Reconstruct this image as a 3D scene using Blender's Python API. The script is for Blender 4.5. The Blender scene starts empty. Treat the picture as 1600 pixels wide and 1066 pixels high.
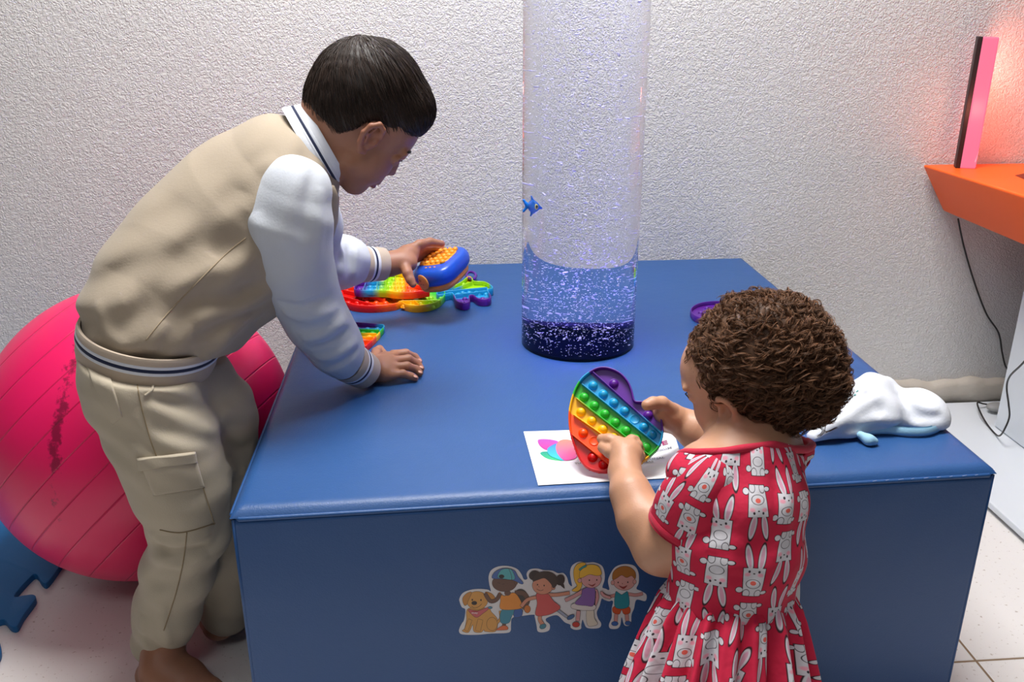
import bpy, bmesh, math, random
import numpy as np
from math import sin, cos, pi, atan, hypot, radians
from mathutils import Vector, Matrix
from mathutils.bvhtree import BVHTree
random.seed(7); RNG = np.random.default_rng(7)
SC = bpy.context.scene; COL = SC.collection

# ------------------------------------------------------------------ camera
FPX = 1400.0
PITCH = atan(533 / FPX); YAW = -atan(124 / hypot(FPX, 533))
CAM = np.array([0, 0, 1.08])
_cp, _sp, _cy, _sy = cos(PITCH), sin(PITCH), cos(YAW), sin(YAW)
FW = np.array([-_sy * _cp, _cy * _cp, -_sp]); RT = np.array([_cy, _sy, 0.0]); UP = np.cross(RT, FW)
cd = bpy.data.cameras.new('camera'); cam = bpy.data.objects.new('camera', cd); COL.objects.link(cam)
cd.sensor_width = 36; cd.lens = 36 * FPX / 1600; cd.clip_start = 0.02
cam.location = CAM; cam.rotation_euler = (pi / 2 - PITCH, 0, YAW); SC.camera = cam
# ------------------------------------------------------------------ world, lights, exposure
SC.view_settings.view_transform = 'Standard'; SC.view_settings.look = 'None'
SC.view_settings.gamma = 1; SC.view_settings.use_curve_mapping = False
SC.view_settings.exposure = 0.0
wd = bpy.data.worlds.new('room_air'); SC.world = wd; wd.use_nodes = True
wd.node_tree.nodes['Background'].inputs[0].default_value = (0.92, 0.95, 1.0, 1)
wd.node_tree.nodes['Background'].inputs[1].default_value = 0.05

def area(name, loc, target, size, power, color=(1, 1, 1)):
    l = bpy.data.lights.new(name, 'AREA'); l.shape = 'RECTANGLE'; l.size, l.size_y = size
    l.energy = power; l.color = color
    o = bpy.data.objects.new(name, l); COL.objects.link(o); o.location = loc
    o.rotation_euler = (Vector(target) - Vector(loc)).to_track_quat('-Z', 'Y').to_euler()
    return o
area('ceiling_light', (0.15, 1.46, 2.55), (0.15, 1.46, 0), (1.1, 0.6), 76, (1, 0.985, 0.96))
area('bounce_light', (-0.45, -0.1, 2.0), (0.1, 2.2, 0.85), (0.45, 0.45), 4.5, (0.97, 0.98, 1))

# ------------------------------------------------------------------ pixel helpers (photo frame 1600x1066) to real places
def ray(px, py): return FW * FPX + RT * (px - 800) - UP * (py - 533)
def Z(px, py, z): r = ray(px, py); return CAM + r * (z - CAM[2]) / r[2]
def P(px, py, y): r = ray(px, py); return CAM + r * y / r[1]
def PL(px, py, c, n):
    r = ray(px, py); return CAM + r * (np.dot(np.array(c) - CAM, n) / np.dot(r, n))
def nrm(v): v = np.array(v, float); return v / np.linalg.norm(v)

# ------------------------------------------------------------------ materials
def lin(c):
    return tuple([((x / 255 + 0.055) / 1.055) ** 2.4 if x > 10 else x / 255 / 12.92 for x in c]) + (1,)
def new_mat(name):
    m = bpy.data.materials.new(name); m.use_nodes = True
    return m, m.node_tree.nodes, m.node_tree.links, m.node_tree.nodes['Principled BSDF']
def mat(name, rgb, rough=0.5, bump=None, noise=None, **kw):
    """bump=(scale,strength,distance) noise=(scale,amount)"""
    m, N, L, b = new_mat(name)
    b.inputs['Base Color'].default_value = lin(rgb); b.inputs['Roughness'].default_value = rough
    for k, v in kw.items():
        b.inputs[k.replace('_', ' ')].default_value = v
    tc = N.new('ShaderNodeTexCoord')
    if noise:
        n = N.new('ShaderNodeTexNoise'); n.inputs['Scale'].default_value = noise[0]; n.inputs['Detail'].default_value = 6
        L.new(tc.outputs['Object'], n.inputs['Vector'])
        mx = N.new('ShaderNodeMix'); mx.data_type = 'RGBA'; mx.blend_type = 'MULTIPLY'
        rp = N.new('ShaderNodeMapRange'); rp.inputs[3].default_value = 1 - noise[1]; rp.inputs[4].default_value = 1 + noise[1]
        L.new(n.outputs[0], rp.inputs[0])
        mx.inputs[0].default_value = 1; mx.inputs[6].default_value = lin(rgb)
        L.new(rp.outputs[0], mx.inputs[7]); L.new(mx.outputs[2], b.inputs['Base Color'])
    if bump:
        n = N.new('ShaderNodeTexNoise'); n.inputs['Scale'].default_value = bump[0]; n.inputs['Detail'].default_value = 4
        L.new(tc.outputs['Object'], n.inputs['Vector'])
        bp = N.new('ShaderNodeBump'); bp.inputs['Strength'].default_value = bump[1]; bp.inputs['Distance'].default_value = bump[2]
        L.new(n.outputs[0], bp.inputs['Height']); L.new(bp.outputs[0], b.inputs['Normal'])
    return m
def rainbow_mat(name, stops, rough=0.38):
    m, N, L, b = new_mat(name)
    a = N.new('ShaderNodeAttribute'); a.attribute_name = 'rb'
    r = N.new('ShaderNodeValToRGB'); L.new(a.outputs['Fac'], r.inputs[0]); L.new(r.outputs[0], b.inputs['Base Color'])
    e = r.color_ramp.elements
    e[0].position, e[0].color = stops[0][0], lin(stops[0][1]); e[1].position, e[1].color = stops[-1][0], lin(stops[-1][1])
    for p, c in stops[1:-1]:
        q = e.new(p); q.color = lin(c)
    b.inputs['Roughness'].default_value = rough
    b.inputs['Subsurface Weight'].default_value = 0.05; b.inputs['Subsurface Radius'].default_value = (.004, .004, .004)
    return m

# node expression helper
class X:
    nt = None
    def __init__(s, v): s.v = v
    @staticmethod
    def op(o, *a):
        n = X.nt.nodes.new('ShaderNodeMath'); n.operation = o
        for i, q in enumerate(a):
            q = q.v if isinstance(q, X) else q
            if isinstance(q, (int, float)): n.inputs[i].default_value = q
            else: X.nt.links.new(q, n.inputs[i])
        return X(n.outputs[0])
    def __add__(s, o): return X.op('ADD', s, o)
    def __radd__(s, o): return X.op('ADD', o, s)
    def __sub__(s, o): return X.op('SUBTRACT', s, o)
    def __rsub__(s, o): return X.op('SUBTRACT', o, s)
    def __mul__(s, o): return X.op('MULTIPLY', s, o)
    __rmul__ = __mul__
    def __truediv__(s, o): return X.op('DIVIDE', s, o)
def xmin(a, b): return X.op('MINIMUM', a, b)
def xmax(a, b): return X.op('MAXIMUM', a, b)
def xabs(a): return X.op('ABSOLUTE', a)
def xmask(d, e): 
    n = X.op('MULTIPLY_ADD', d, -1.0 / e, 0.5); n.v.node.use_clamp = True; return n
def xell(x, y, cx, cy, rx, ry, rot=0):
    dx = x - cx; dy = y - cy
    if rot:
        c, s_ = cos(rot), sin(rot); dx, dy = dx * c + dy * s_, dy * c - dx * s_
    dx = dx / rx; dy = dy / ry
    return (X.op('SQRT', dx * dx + dy * dy) - 1.0) * min(rx, ry)
def xmix(fac, a, b):
    n = X.nt.nodes.new('ShaderNodeMix'); n.data_type = 'RGBA'
    X.nt.links.new(fac.v, n.inputs[0])
    for i, q in ((6, a), (7, b)):
        if isinstance(q, tuple): n.inputs[i].default_value = q
        else: X.nt.links.new(q, n.inputs[i])
    return n.outputs[2]
def bunny_mat():
    m, N, L, b = new_mat('bunny_print_cotton'); X.nt = m.node_tree
    at = N.new('ShaderNodeAttribute'); at.attribute_name = 'pat'
    sp = N.new('ShaderNodeSeparateXYZ'); L.new(at.outputs['Vector'], sp.inputs[0])
    u, v = X(sp.outputs[0]), X(sp.outputs[1])
    W, H = 0.0365, 0.0690
    cu = u / W; ci = X.op('FLOOR', cu)
    v2 = v / H + X.op('FRACT', ci * 0.37) * 0.62
    ri = X.op('FLOOR', v2)
    rnd = X.op('FRACT', X.op('SINE', ci * 12.9898 + ri * 78.233) * 43758.54)
    x = (X.op('FRACT', cu) - 0.5) * W + (rnd - 0.5) * 0.002
    y = (X.op('FRACT', v2) - 0.5) * H
    par = X.op('MODULO', xabs(ci + ri + 1000.0), 2.0)
    y = y * (1.0 - par * 2.0)                      # every second one stands on its head
    tl = (rnd - 0.5) * 0.35; x = x + y * tl
    bw = 0.0098 + (y + 0.01) * 0.06
    body = xmax(xabs(x) - bw, xabs(y + 0.0125) - 0.0165) - 0.0005
    earl = xell(x, y, -0.0072, 0.0165, 0.0036, 0.0148, 0.14); earr = xell(x, y, 0.0066, 0.0165, 0.0036, 0.0148, -0.2)
    tail = xell(x, y, 0.0132, -0.0225, 0.0033, 0.0033)
    foot = xell(x, y, -0.0125, -0.0255, 0.0035, 0.0022)
    d = xmin(xmin(xmin(body, earl), xmin(earr, tail)), foot)
    e = 0.0004
    red = lin((196, 22, 62)); 
    col = xmix(xmask(d - 0.0008, e), red, lin((52, 20, 32)))
    col = xmix(xmask(d, e), col, lin((208, 206, 212)))
    inner = xmin(xell(x, y, -0.0073, 0.0165, 0.0019, 0.0115, 0.14), xell(x, y, 0.0067, 0.0165, 0.0019, 0.0115, -0.2))
    col = xmix(xmask(inner, e), col, lin((214, 160, 182)))
    chk = xmin(xell(x, y, -0.0066, -0.0035, 0.0028, 0.0023), xell(x, y, 0.0066, -0.0035, 0.0028, 0.0023))
    col = xmix(xmask(chk, 0.0015), col, lin((232, 160, 178)))
    ey = xmin(xell(x, y, -0.005, 0.0002, 0.0012, 0.0016), xell(x, y, 0.005, 0.0002, 0.0012, 0.0016))
    ey = xmin(ey, xell(x, y, 0.0, -0.0022, 0.0012, 0.0008))
    arm = xabs(xell(x, y, 0.0, -0.0145, 0.0070, 0.0052)) - 0.0003
    leg = xabs(xell(x, y, 0.006, -0.0265, 0.0035, 0.0050)) - 0.0003
    leg2 = xabs(xell(x, y, -0.006, -0.0265, 0.0035, 0.0050)) - 0.0003
    ey = xmin(ey, xmax(xmin(arm, xmin(leg, leg2)), body))
    col = xmix(xmask(ey, e), col, lin((48, 36, 46)))
    hrt = xell(x, y, 0.0, -0.0135, 0.0030, 0.0026)
    has = X.op('GREATER_THAN', rnd, 0.45)
    col = xmix(xmask(hrt, e) * has, col, lin((222, 96, 84)))
    L.new(col, b.inputs['Base Color']); b.inputs['Roughness'].default_value = 0.85
    tc = N.new('ShaderNodeTexCoord'); n = N.new('ShaderNodeTexNoise'); n.inputs['Scale'].default_value = 60
    L.new(tc.outputs['Object'], n.inputs['Vector'])
    bp = N.new('ShaderNodeBump'); bp.inputs['Strength'].default_value = 0.5; bp.inputs['Distance'].default_value = 0.003
    L.new(n.outputs[0], bp.inputs['Height']); L.new(bp.outputs[0], b.inputs['Normal'])
    return m

# ------------------------------------------------------------------ object helpers
def setk(o, label=None, cat=None, group=None, kind=None):
    if label: o['label'] = label
    if cat: o['category'] = cat
    if group: o['group'] = group
    if kind: o['kind'] = kind
    return o
def empty(name, loc, label, cat, group=None):
    o = bpy.data.objects.new(name, None); COL.objects.link(o); o.location = tuple(map(float, loc)); o.empty_display_size = 0.02
    return setk(o, label, cat, group)
def obj(name, V, F, mats, parent=None, smooth=True, mi=None, attrs=None):
    """V in world coordinates"""
    me = bpy.data.meshes.new(name); V = np.asarray(V, float).reshape(-1, 3)
    if parent is not None: off = np.array(parent.matrix_world.translation if False else world_loc(parent))
    else: off = V.mean(0); off = np.array([off[0], off[1], V[:, 2].min()])
    V = V - off
    if isinstance(F, np.ndarray):
        n, k = F.shape
        me.vertices.add(len(V)); me.vertices.foreach_set('co', V.astype(np.float32).ravel())
        me.loops.add(n * k); me.loops.foreach_set('vertex_index', F.astype(np.int32).ravel())
        me.polygons.add(n); me.polygons.foreach_set('loop_start', np.arange(0, n * k, k, dtype=np.int32))
        me.update(calc_edges=True); me.validate()
    else:
        me.from_pydata([tuple(v) for v in V], [], [tuple(int(i) for i in f) for f in F])
    for m_ in (mats if isinstance(mats, (list, tuple)) else [mats]): me.materials.append(m_)
    if mi is not None: me.polygons.foreach_set('material_index', np.asarray(mi, np.int32))
    if smooth: me.polygons.foreach_set('use_smooth', np.ones(len(me.polygons), bool))
    for k, a in (attrs or {}).items():
        a = np.asarray(a, np.float32)
        if a.ndim == 1: me.attributes.new(k, 'FLOAT', 'POINT').data.foreach_set('value', a)
        else: me.attributes.new(k, 'FLOAT_VECTOR', 'POINT').data.foreach_set('vector', a.ravel())
    me.update()
    o = bpy.data.objects.new(name, me); COL.objects.link(o)
    if parent is not None: o.parent = parent
    else: o.location = tuple(map(float, off))
    return o
def world_loc(o):
    v = np.zeros(3)
    while o is not None: v = v + np.array(o.location); o = o.parent
    return v
class MB:
    """collects geometry for ONE mesh"""
    def __init__(s): s.V = []; s.F = []; s.M = []; s.A = []
    def add(s, V, F, m=0, a=0.0):
        o = len(s.V); s.V += [tuple(map(float, v)) for v in V]
        s.F += [tuple(int(i) + o for i in f) for f in F]; s.M += [m] * len(F)
        s.A += (list(a) if hasattr(a, '__len__') else [a] * len(V)); return s
    def box(s, c, h, R=None, m=0, a=0.0):
        R = np.eye(3) if R is None else np.array(R).T   # rows given = axes
        V = [np.array(c) + R @ (np.array(h) * q) for q in
             [(-1,-1,-1),(1,-1,-1),(1,1,-1),(-1,1,-1),(-1,-1,1),(1,-1,1),(1,1,1),(-1,1,1)]]
        return s.add(V, [(0,3,2,1),(4,5,6,7),(0,1,5,4),(1,2,6,5),(2,3,7,6),(3,0,4,7)], m, a)
    def tube(s, pts, r, n=8, m=0, a=0.0, cap=True, closed=False):
        pts = [np.array(p, float) for p in pts]; K = len(pts); V = []; F = []
        rs = r if hasattr(r, '__len__') else [r] * K
        t = [nrm(pts[(i + 1) % K if closed else min(i + 1, K - 1)] - pts[(i - 1) % K if closed else max(i - 1, 0)]) for i in range(K)]
        x = np.cross(t[0], (0, 0, 1.0)); x = nrm(x) if np.linalg.norm(x) > 1e-3 else np.array([1.0, 0, 0])
        for i in range(K):
            x = nrm(x - t[i] * np.dot(x, t[i])); y = np.cross(t[i], x)
            V += [pts[i] + rs[i] * (x * cos(2 * pi * j / n) + y * sin(2 * pi * j / n)) for j in range(n)]
        for i in range(K if closed else K - 1):
            for j in range(n):
                F.append((i * n + j, i * n + (j + 1) % n, ((i + 1) % K) * n + (j + 1) % n, ((i + 1) % K) * n + j))
        if cap and not closed: F += [tuple(range(n))[::-1], tuple(range((K - 1) * n, K * n))]
        return s.add(V, F, m, a)
    def obj(s, name, mats, parent=None, smooth=True, attr=None):
        return obj(name, s.V, s.F, mats, parent, smooth, s.M, {attr: s.A} if attr else None)
def bevel(o, w, seg=3, ang=0.6):
    b = o.modifiers.new('bevel', 'BEVEL'); b.width = w; b.segments = seg; b.limit_method = 'ANGLE'; b.angle_limit = ang; return o
def crom(pts, n=6, closed=True):
    pts = [np.array(p, float) for p in pts]; K = len(pts); out = []
    for i in range(K if closed else K - 1):
        g = lambda j: pts[j % K] if closed else pts[min(max(j, 0), K - 1)]
        a, b_, c, d = g(i - 1), g(i), g(i + 1), g(i + 2)
        for q in range(n):
            t = q / n
            out.append(0.5 * (2 * b_ + (c - a) * t + (2 * a - 5 * b_ + 4 * c - d) * t * t + (3 * b_ - a - 3 * c + d) * t ** 3))
    if not closed: out.append(pts[-1])
    return out

# ------------------------------------------------------------------ smooth volumes: rounded forms melted together, then skinned
class Vol:
    def __init__(s, res): s.res = res; s.p = []
    def _add(s, lo, hi, f, op, k): s.p.append((np.array(lo), np.array(hi), f, op, k)); return s
    def rc(s, a, b, ra, rb=None, k=0.01, side=None, w=1.0, op='u'):
        a = np.array(a, float); b = np.array(b, float); rb = ra if rb is None else rb
        m = max(ra, rb) * max(1, w); lo = np.minimum(a, b) - m; hi = np.maximum(a, b) + m
        ab = b - a; L2 = max(ab.dot(ab), 1e-12); sd = None if side is None else nrm(side)
        def f(x, y, z):
            x = x - a[0]; y = y - a[1]; z = z - a[2]
            t = np.clip((x * ab[0] + y * ab[1] + z * ab[2]) / L2, 0, 1)
            x = x - t * ab[0]; y = y - t * ab[1]; z = z - t * ab[2]
            if sd is not None:
                q = (x * sd[0] + y * sd[1] + z * sd[2]) * (1 - 1 / w)
                x = x - q * sd[0]; y = y - q * sd[1]; z = z - q * sd[2]
            return np.sqrt(x * x + y * y + z * z) - (ra + (rb - ra) * t)
        return s._add(lo, hi, f, op, k)
    def chain(s, pts, rs, k=0.01, **kw):
        for i in range(len(pts) - 1): s.rc(pts[i], pts[i + 1], rs[i], rs[i + 1], k, **kw)
        return s
    def ell(s, c, r, R=None, k=0.01, op='u'):
        c = np.array(c, float); r = np.array(r, float); R = np.eye(3) if R is None else np.array(R)
        m = np.sqrt(((R * r[:, None]) ** 2).sum(0))
        def f(x, y, z):
            x = x - c[0]; y = y - c[1]; z = z - c[2]
            q = [(x * R[i][0] + y * R[i][1] + z * R[i][2]) / r[i] for i in range(3)]
            k0 = np.sqrt(q[0] ** 2 + q[1] ** 2 + q[2] ** 2); k1 = np.sqrt((q[0] / r[0]) ** 2 + (q[1] / r[1]) ** 2 + (q[2] / r[2]) ** 2) + 1e-9
            return k0 * (k0 - 1) / k1
        return s._add(c - m, c + m, f, op, k)
    def plane(s, c, n, k=0.004):      # cut away everything on the +n side
        c = np.array(c, float); n = nrm(n)
        return s._add([-9] * 3, [9] * 3, lambda x, y, z: -((x - c[0]) * n[0] + (y - c[1]) * n[1] + (z - c[2]) * n[2]), 's', k)
    def fn(s, f, op='d', k=0.004, lo=(-9,) * 3, hi=(9,) * 3): return s._add(lo, hi, f, op, k)
    def folds(s, lst):
        """creases and ridges: (photo pixel path, height in metres, half width); found on the unfolded surface first"""
        r0 = s.res; s.res = max(r0, .005); V, F = s.mesh(); s.res = r0
        bv = BVHTree.FromPolygons([tuple(v) for v in V], [tuple(int(i) for i in f) for f in F])
        for pts, hgt, w in lst:
            pp = []
            for q in crom(pts, 4, False):
                h_, nn = hit(bv, q[0], q[1])
                if h_ is not None and (not pp or np.linalg.norm(h_ - pp[-1]) < .09): pp.append(h_)
            if len(pp) < 2: continue
            pp = np.array(pp); K = len(pp)
            def f(x, y, z, pp=pp, hgt=hgt, w=w, K=K):
                best = None; bt = None
                for i in range(K - 1):
                    a, ab = pp[i], pp[i + 1] - pp[i]; L2 = max(ab.dot(ab), 1e-10)
                    t = np.clip(((x - a[0]) * ab[0] + (y - a[1]) * ab[1] + (z - a[2]) * ab[2]) / L2, 0, 1)
                    d = (x - a[0] - t * ab[0]) ** 2 + (y - a[1] - t * ab[1]) ** 2 + (z - a[2] - t * ab[2]) ** 2
                    u = (i + t) / (K - 1)
                    if best is None: best, bt = d, u
                    else: m = d < best; best = np.where(m, d, best); bt = np.where(m, u, bt)
                return -hgt * np.exp(-best / (w * w)) * np.clip(4.5 * bt * (1 - bt) + .12, 0, 1)
            s._add(pp.min(0) - 2.6 * w, pp.max(0) + 2.6 * w, f, 'd', .001)
        return s
    def mesh(s):
        N = 32; h = s.res
        us = [p for p in s.p if p[3] == 'u']
        LO = np.min([p[0] for p in us], 0) - 4 * h; HI = np.max([p[1] for p in us], 0) + 4 * h
        nb = np.ceil((HI - LO) / (N * h)).astype(int)
        ids, vs, quads = [], [], []
        G = (nb * N + 8).astype(np.int64)
        gid = lambda i, j, k: ((i + 2) * G[1] + (j + 2)) * G[2] + (k + 2)
        for bi in range(nb[0]):
            for bj in range(nb[1]):
                for bk in range(nb[2]):
                    o = np.array([bi, bj, bk]) * N; lo = LO + o * h; hi = lo + (N + 1) * h
                    loc = [p for p in s.p if np.all(p[0] - 2 * p[4] - .03 < hi) and np.all(p[1] + 2 * p[4] + .03 > lo)]
                    if not any(p[3] == 'u' for p in loc): continue
                    ax = [(LO[i] + (o[i] + np.arange(N + 1)) * h).astype(np.float32) for i in range(3)]
                    x, y, z = ax[0][:, None, None], ax[1][None, :, None], ax[2][None, None, :]
                    D = np.full((N + 1,) * 3, 0.08, np.float32)
                    for p in loc:
                        d = p[2](x, y, z)
                        if p[3] == 'd': D = D + d; continue
                        k = p[4]
                        if p[3] == 'u': hh = np.maximum(k - np.abs(D - d), 0) / k; D = np.minimum(D, d) - hh * hh * k * 0.25
                        else: hh = np.maximum(k - np.abs(D + d), 0) / k; D = np.maximum(D, -d) + hh * hh * k * 0.25
                    D = D.astype(np.float32); S = D < 0
                    if S.all() or not S.any(): continue
                    c8 = [(a, b, c) for a in (0, 1) for b in (0, 1) for c in (0, 1)]
                    cnt = sum(S[a:N + a, b:N + b, c:N + c].astype(np.int8) for a, b, c in c8)
                    I = np.argwhere((cnt > 0) & (cnt < 8))
                    if len(I) == 0: continue
                    vals = {c: D[I[:, 0] + c[0], I[:, 1] + c[1], I[:, 2] + c[2]] for c in c8}
                    acc = np.zeros((len(I), 3)); num = np.zeros(len(I))
                    for c in c8:
                        for axi in range(3):
                            if c[axi]: continue
                            c2 = list(c); c2[axi] = 1; c2 = tuple(c2)
                            v1, v2 = vals[c], vals[c2]; mk = (v1 < 0) != (v2 < 0)
                            t = np.where(mk, v1 / np.where(mk, v1 - v2, 1), 0)
                            pt = np.zeros((len(I), 3)); pt[:] = c; pt[:, axi] = t
                            acc += pt * mk[:, None]; num += mk
                    vs.append(LO + (o + I + acc / num[:, None]) * h); g = I + o; ids.append(gid(g[:, 0], g[:, 1], g[:, 2]))
                    for axi in range(3):
                        sl0 = [slice(0, N)] * 3; sl1 = [slice(0, N)] * 3; sl1[axi] = slice(1, N + 1)
                        A, B = S[tuple(sl0)], S[tuple(sl1)]
                        E = np.argwhere(A != B)
                        if len(E) == 0: continue
                        up = A[E[:, 0], E[:, 1], E[:, 2]]; E = E + o
                        e1, e2 = [(1, 2), (2, 0), (0, 1)][axi]
                        def sh(d1, d2):
                            q = E.copy(); q[:, e1] -= d1; q[:, e2] -= d2; return gid(q[:, 0], q[:, 1], q[:, 2])
                        q = np.stack([sh(0, 0), sh(1, 0), sh(1, 1), sh(0, 1)], 1)
                        q[~up] = q[~up][:, ::-1]; quads.append(q)
        ids = np.concatenate(ids); vs = np.concatenate(vs); quads = np.concatenate(quads)
        o_ = np.argsort(ids); ids = ids[o_]; vs = vs[o_]
        ix = np.searchsorted(ids, quads); ix = np.minimum(ix, len(ids) - 1)
        ok = (ids[ix] == quads).all(1)
        return vs, ix[ok]
    def obj(s, name, mats, parent=None, attrf=None, mif=None):
        V, F = s.mesh()
        a = attrf(V) if attrf else None
        o = obj(name, V, F, mats, parent, True, None, None if a is None else {'tint' if a.ndim == 1 else 'pat': a})
        o_bvh[o.name] = (V, F)
        return o
o_bvh = {}
def bvh_of(o): V, F = o_bvh[o.name]; return BVHTree.FromPolygons([tuple(v) for v in V], [tuple(int(i) for i in f) for f in F])

def hit(bv, px, py):
    r = Vector(ray(px, py)).normalized(); a = bv.ray_cast(Vector(CAM), r)
    return (np.array(a[0]), np.array(a[1])) if a[0] is not None else (None, None)
def in_poly(x, y, poly):
    c = False; j = len(poly) - 1
    for i in range(len(poly)):
        if (poly[i][1] > y) != (poly[j][1] > y) and x < (poly[j][0] - poly[i][0]) * (y - poly[i][1]) / (poly[j][1] - poly[i][1]) + poly[i][0]: c = not c
        j = i
    return c
def patch(name, corners, bv, th, m, parent, n=22, puff=0.0):
    """a sewn-on patch following the surface; four corners in photo pixels, clockwise"""
    c = [np.array(q, float) for q in corners]; top, base = [], []; 
    for j in range(n + 1):
        for i in range(n + 1):
            u, v = i / n, j / n
            q = (c[0] * (1 - u) + c[1] * u) * (1 - v) + (c[3] * (1 - u) + c[2] * u) * v
            h_, nn = hit(bv, q[0], q[1])
            if h_ is None: h_, nn = (base[-1] + nn0 * 0.002, nn0) if base else (P(q[0], q[1], 1.3), np.array([0, -1.0, 0]))
            nn0 = nn
            e = min(min(u, 1 - u), min(v, 1 - v)); up = th * min(1, e * n * 0.8 + 0.15) + puff * (sin(pi * u) * sin(pi * v)) ** 0.6
            top.append(h_ + nn * up); base.append(h_ - nn * 0.002)
    V = top + base; K = (n + 1) ** 2; F = []
    for j in range(n):
        for i in range(n):
            a = j * (n + 1) + i; F.append((a, a + n + 1, a + n + 2, a + 1)); F.append((K + a, K + a + 1, K + a + n + 2, K + a + n + 1))
    rim = [i for i in range(n + 1)] + [(j + 1) * (n + 1) - 1 for j in range(1, n + 1)] + [n * (n + 1) + i for i in range(n - 1, -1, -1)] + [j * (n + 1) for j in range(n - 1, 0, -1)]
    for q in range(len(rim)):
        a, b_ = rim[q], rim[(q + 1) % len(rim)]; F.append((a, b_, K + b_, K + a))
    return obj(name, V, F, m, parent)
def seam(mb, pts, bv, r, off=0.0, step=4):
    """a thin welt lying on the surface along photo pixels"""
    pp = crom(pts, 10, False); run = []
    for q in pp:
        h_, nn = hit(bv, q[0], q[1])
        if h_ is not None and (not run or np.linalg.norm(h_ - run[-1]) < 0.05): run.append(h_ + nn * off)
    if len(run) > 2: mb.tube(run, r, 6)
def ringband(name, C, ax, a, ra, rb, rows, mats, parent, th=0.004, n=64, rib=0.0006):
    """knitted band: elliptical ring about axis ax, a = direction of radius ra; rows = [(t0,t1,scale0,scale1,mat)] along ax in metres"""
    ax = nrm(ax); a = nrm(np.array(a) - ax * np.dot(a, ax)); b_ = np.cross(ax, a); mb = MB()
    def ring(t, s, off):
        return [np.array(C) + ax * t + a * (cos(q) * (ra * s + off)) + b_ * (sin(q) * (rb * s + off)) for q in [2 * pi * i / n for i in range(n)]]
    for (t0, t1, s0, s1, m) in rows:
        V = ring(t0, s0, 0) + ring((t0 + t1) / 2, (s0 + s1) / 2, rib) + ring(t1, s1, 0)
        F = [(r_ * n + i, r_ * n + (i + 1) % n, (r_ + 1) * n + (i + 1) % n, (r_ + 1) * n + i) for r_ in (0, 1) for i in range(n)]
        mb.add(V, F, m)
    for (t, s_) in ((rows[0][0], rows[0][2]), (rows[-1][1], rows[-1][3])):
        V = ring(t, s_, 0) + ring(t, s_, -th); F = [(i, (i + 1) % n, n + (i + 1) % n, n + i) for i in range(n)]
        mb.add(V, F, rows[0][4] if t == rows[0][0] else rows[-1][4])
    V = ring(rows[0][0], rows[0][2], -th) + ring(rows[-1][1], rows[-1][3], -th)
    mb.add(V, [(i, n + i, n + (i + 1) % n, (i + 1) % n) for i in range(n)], 0)
    return mb.obj(name, mats, parent)

# ================================================================== the setting
H = 0.455; WY = 2.205
def wall_mat():
    m, N, L, b = new_mat('stucco_paint'); b.inputs['Roughness'].default_value = 0.62
    tc = N.new('ShaderNodeTexCoord')
    n = N.new('ShaderNodeTexNoise'); n.inputs['Scale'].default_value = 1.6; n.inputs['Detail'].default_value = 3
    L.new(tc.outputs['Object'], n.inputs['Vector'])
    r = N.new('ShaderNodeValToRGB'); L.new(n.outputs[0], r.inputs[0])
    r.color_ramp.elements[0].position = .3; r.color_ramp.elements[0].color = lin((214, 213, 212))
    r.color_ramp.elements[1].position = .7; r.color_ramp.elements[1].color = lin((222, 221, 219))
    L.new(r.outputs[0], b.inputs['Base Color'])
    a = N.new('ShaderNodeTexNoise'); a.inputs['Scale'].default_value = 128; a.inputs['Detail'].default_value = 2.5; a.inputs['Roughness'].default_value = .5; a.inputs['Distortion'].default_value = 1.3
    L.new(tc.outputs['Object'], a.inputs['Vector'])
    mr = N.new('ShaderNodeMapRange'); mr.interpolation_type = 'SMOOTHSTEP'; mr.inputs[1].default_value = .38; mr.inputs[2].default_value = .62
    L.new(a.outputs[0], mr.inputs[0])
    bp = N.new('ShaderNodeBump'); bp.inputs['Strength'].default_value = 0.62; bp.inputs['Distance'].default_value = 0.0024
    L.new(mr.outputs[0], bp.inputs['Height']); L.new(bp.outputs[0], b.inputs['Normal'])
    return m
def floor_mat():
    m, N, L, b = new_mat('glazed_floor_tiles'); X.nt = m.node_tree
    tc = N.new('ShaderNodeTexCoord'); sp = N.new('ShaderNodeSeparateXYZ'); L.new(tc.outputs['Object'], sp.inputs[0])
    x, y = X(sp.outputs[0]), X(sp.outputs[1])
    T = 0.6; c = FLOORC
    gx = xabs(X.op('FRACT', (x - (GROUT[0] - c[0])) / T + 0.5) - 0.5) * T; gy = xabs(X.op('FRACT', (y - (GROUT[1] - c[1])) / T + 0.5) - 0.5) * T
    g = xmin(gx, gy) - 0.0022
    n = N.new('ShaderNodeTexNoise'); n.inputs['Scale'].default_value = 130; n.inputs['Detail'].default_value = 3; L.new(tc.outputs['Object'], n.inputs['Vector'])
    r = N.new('ShaderNodeValToRGB'); L.new(n.outputs[0], r.inputs[0])
    r.color_ramp.elements[0].position = .27; r.color_ramp.elements[0].color = lin((188, 176, 166)); r.color_ramp.elements[1].position = .36; r.color_ramp.elements[1].color = lin((233, 229, 226))
    col = xmix(xmask(g, 0.0008), r.outputs[0], lin((140, 118, 92)))
    L.new(col, b.inputs['Base Color']); b.inputs['Roughness'].default_value = 0.28
    bp = N.new('ShaderNodeBump'); bp.inputs['Strength'].default_value = 0.6; bp.inputs['Distance'].default_value = 0.002
    L.new((X.op('MULTIPLY', g, 300.0)).v, bp.inputs['Height']); bp.inputs['Height'].links[0].from_node.use_clamp = True; L.new(bp.outputs[0], b.inputs['Normal'])
    return m
GROUT = Z(1525, 1033, 0)[:2]; FLOORC = (0.2, 0.55)
MB().box((0.2, 0.55, -0.05), (3.2, 1.8, 0.05)).obj('floor', floor_mat(), smooth=False)['kind'] = 'structure'
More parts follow.
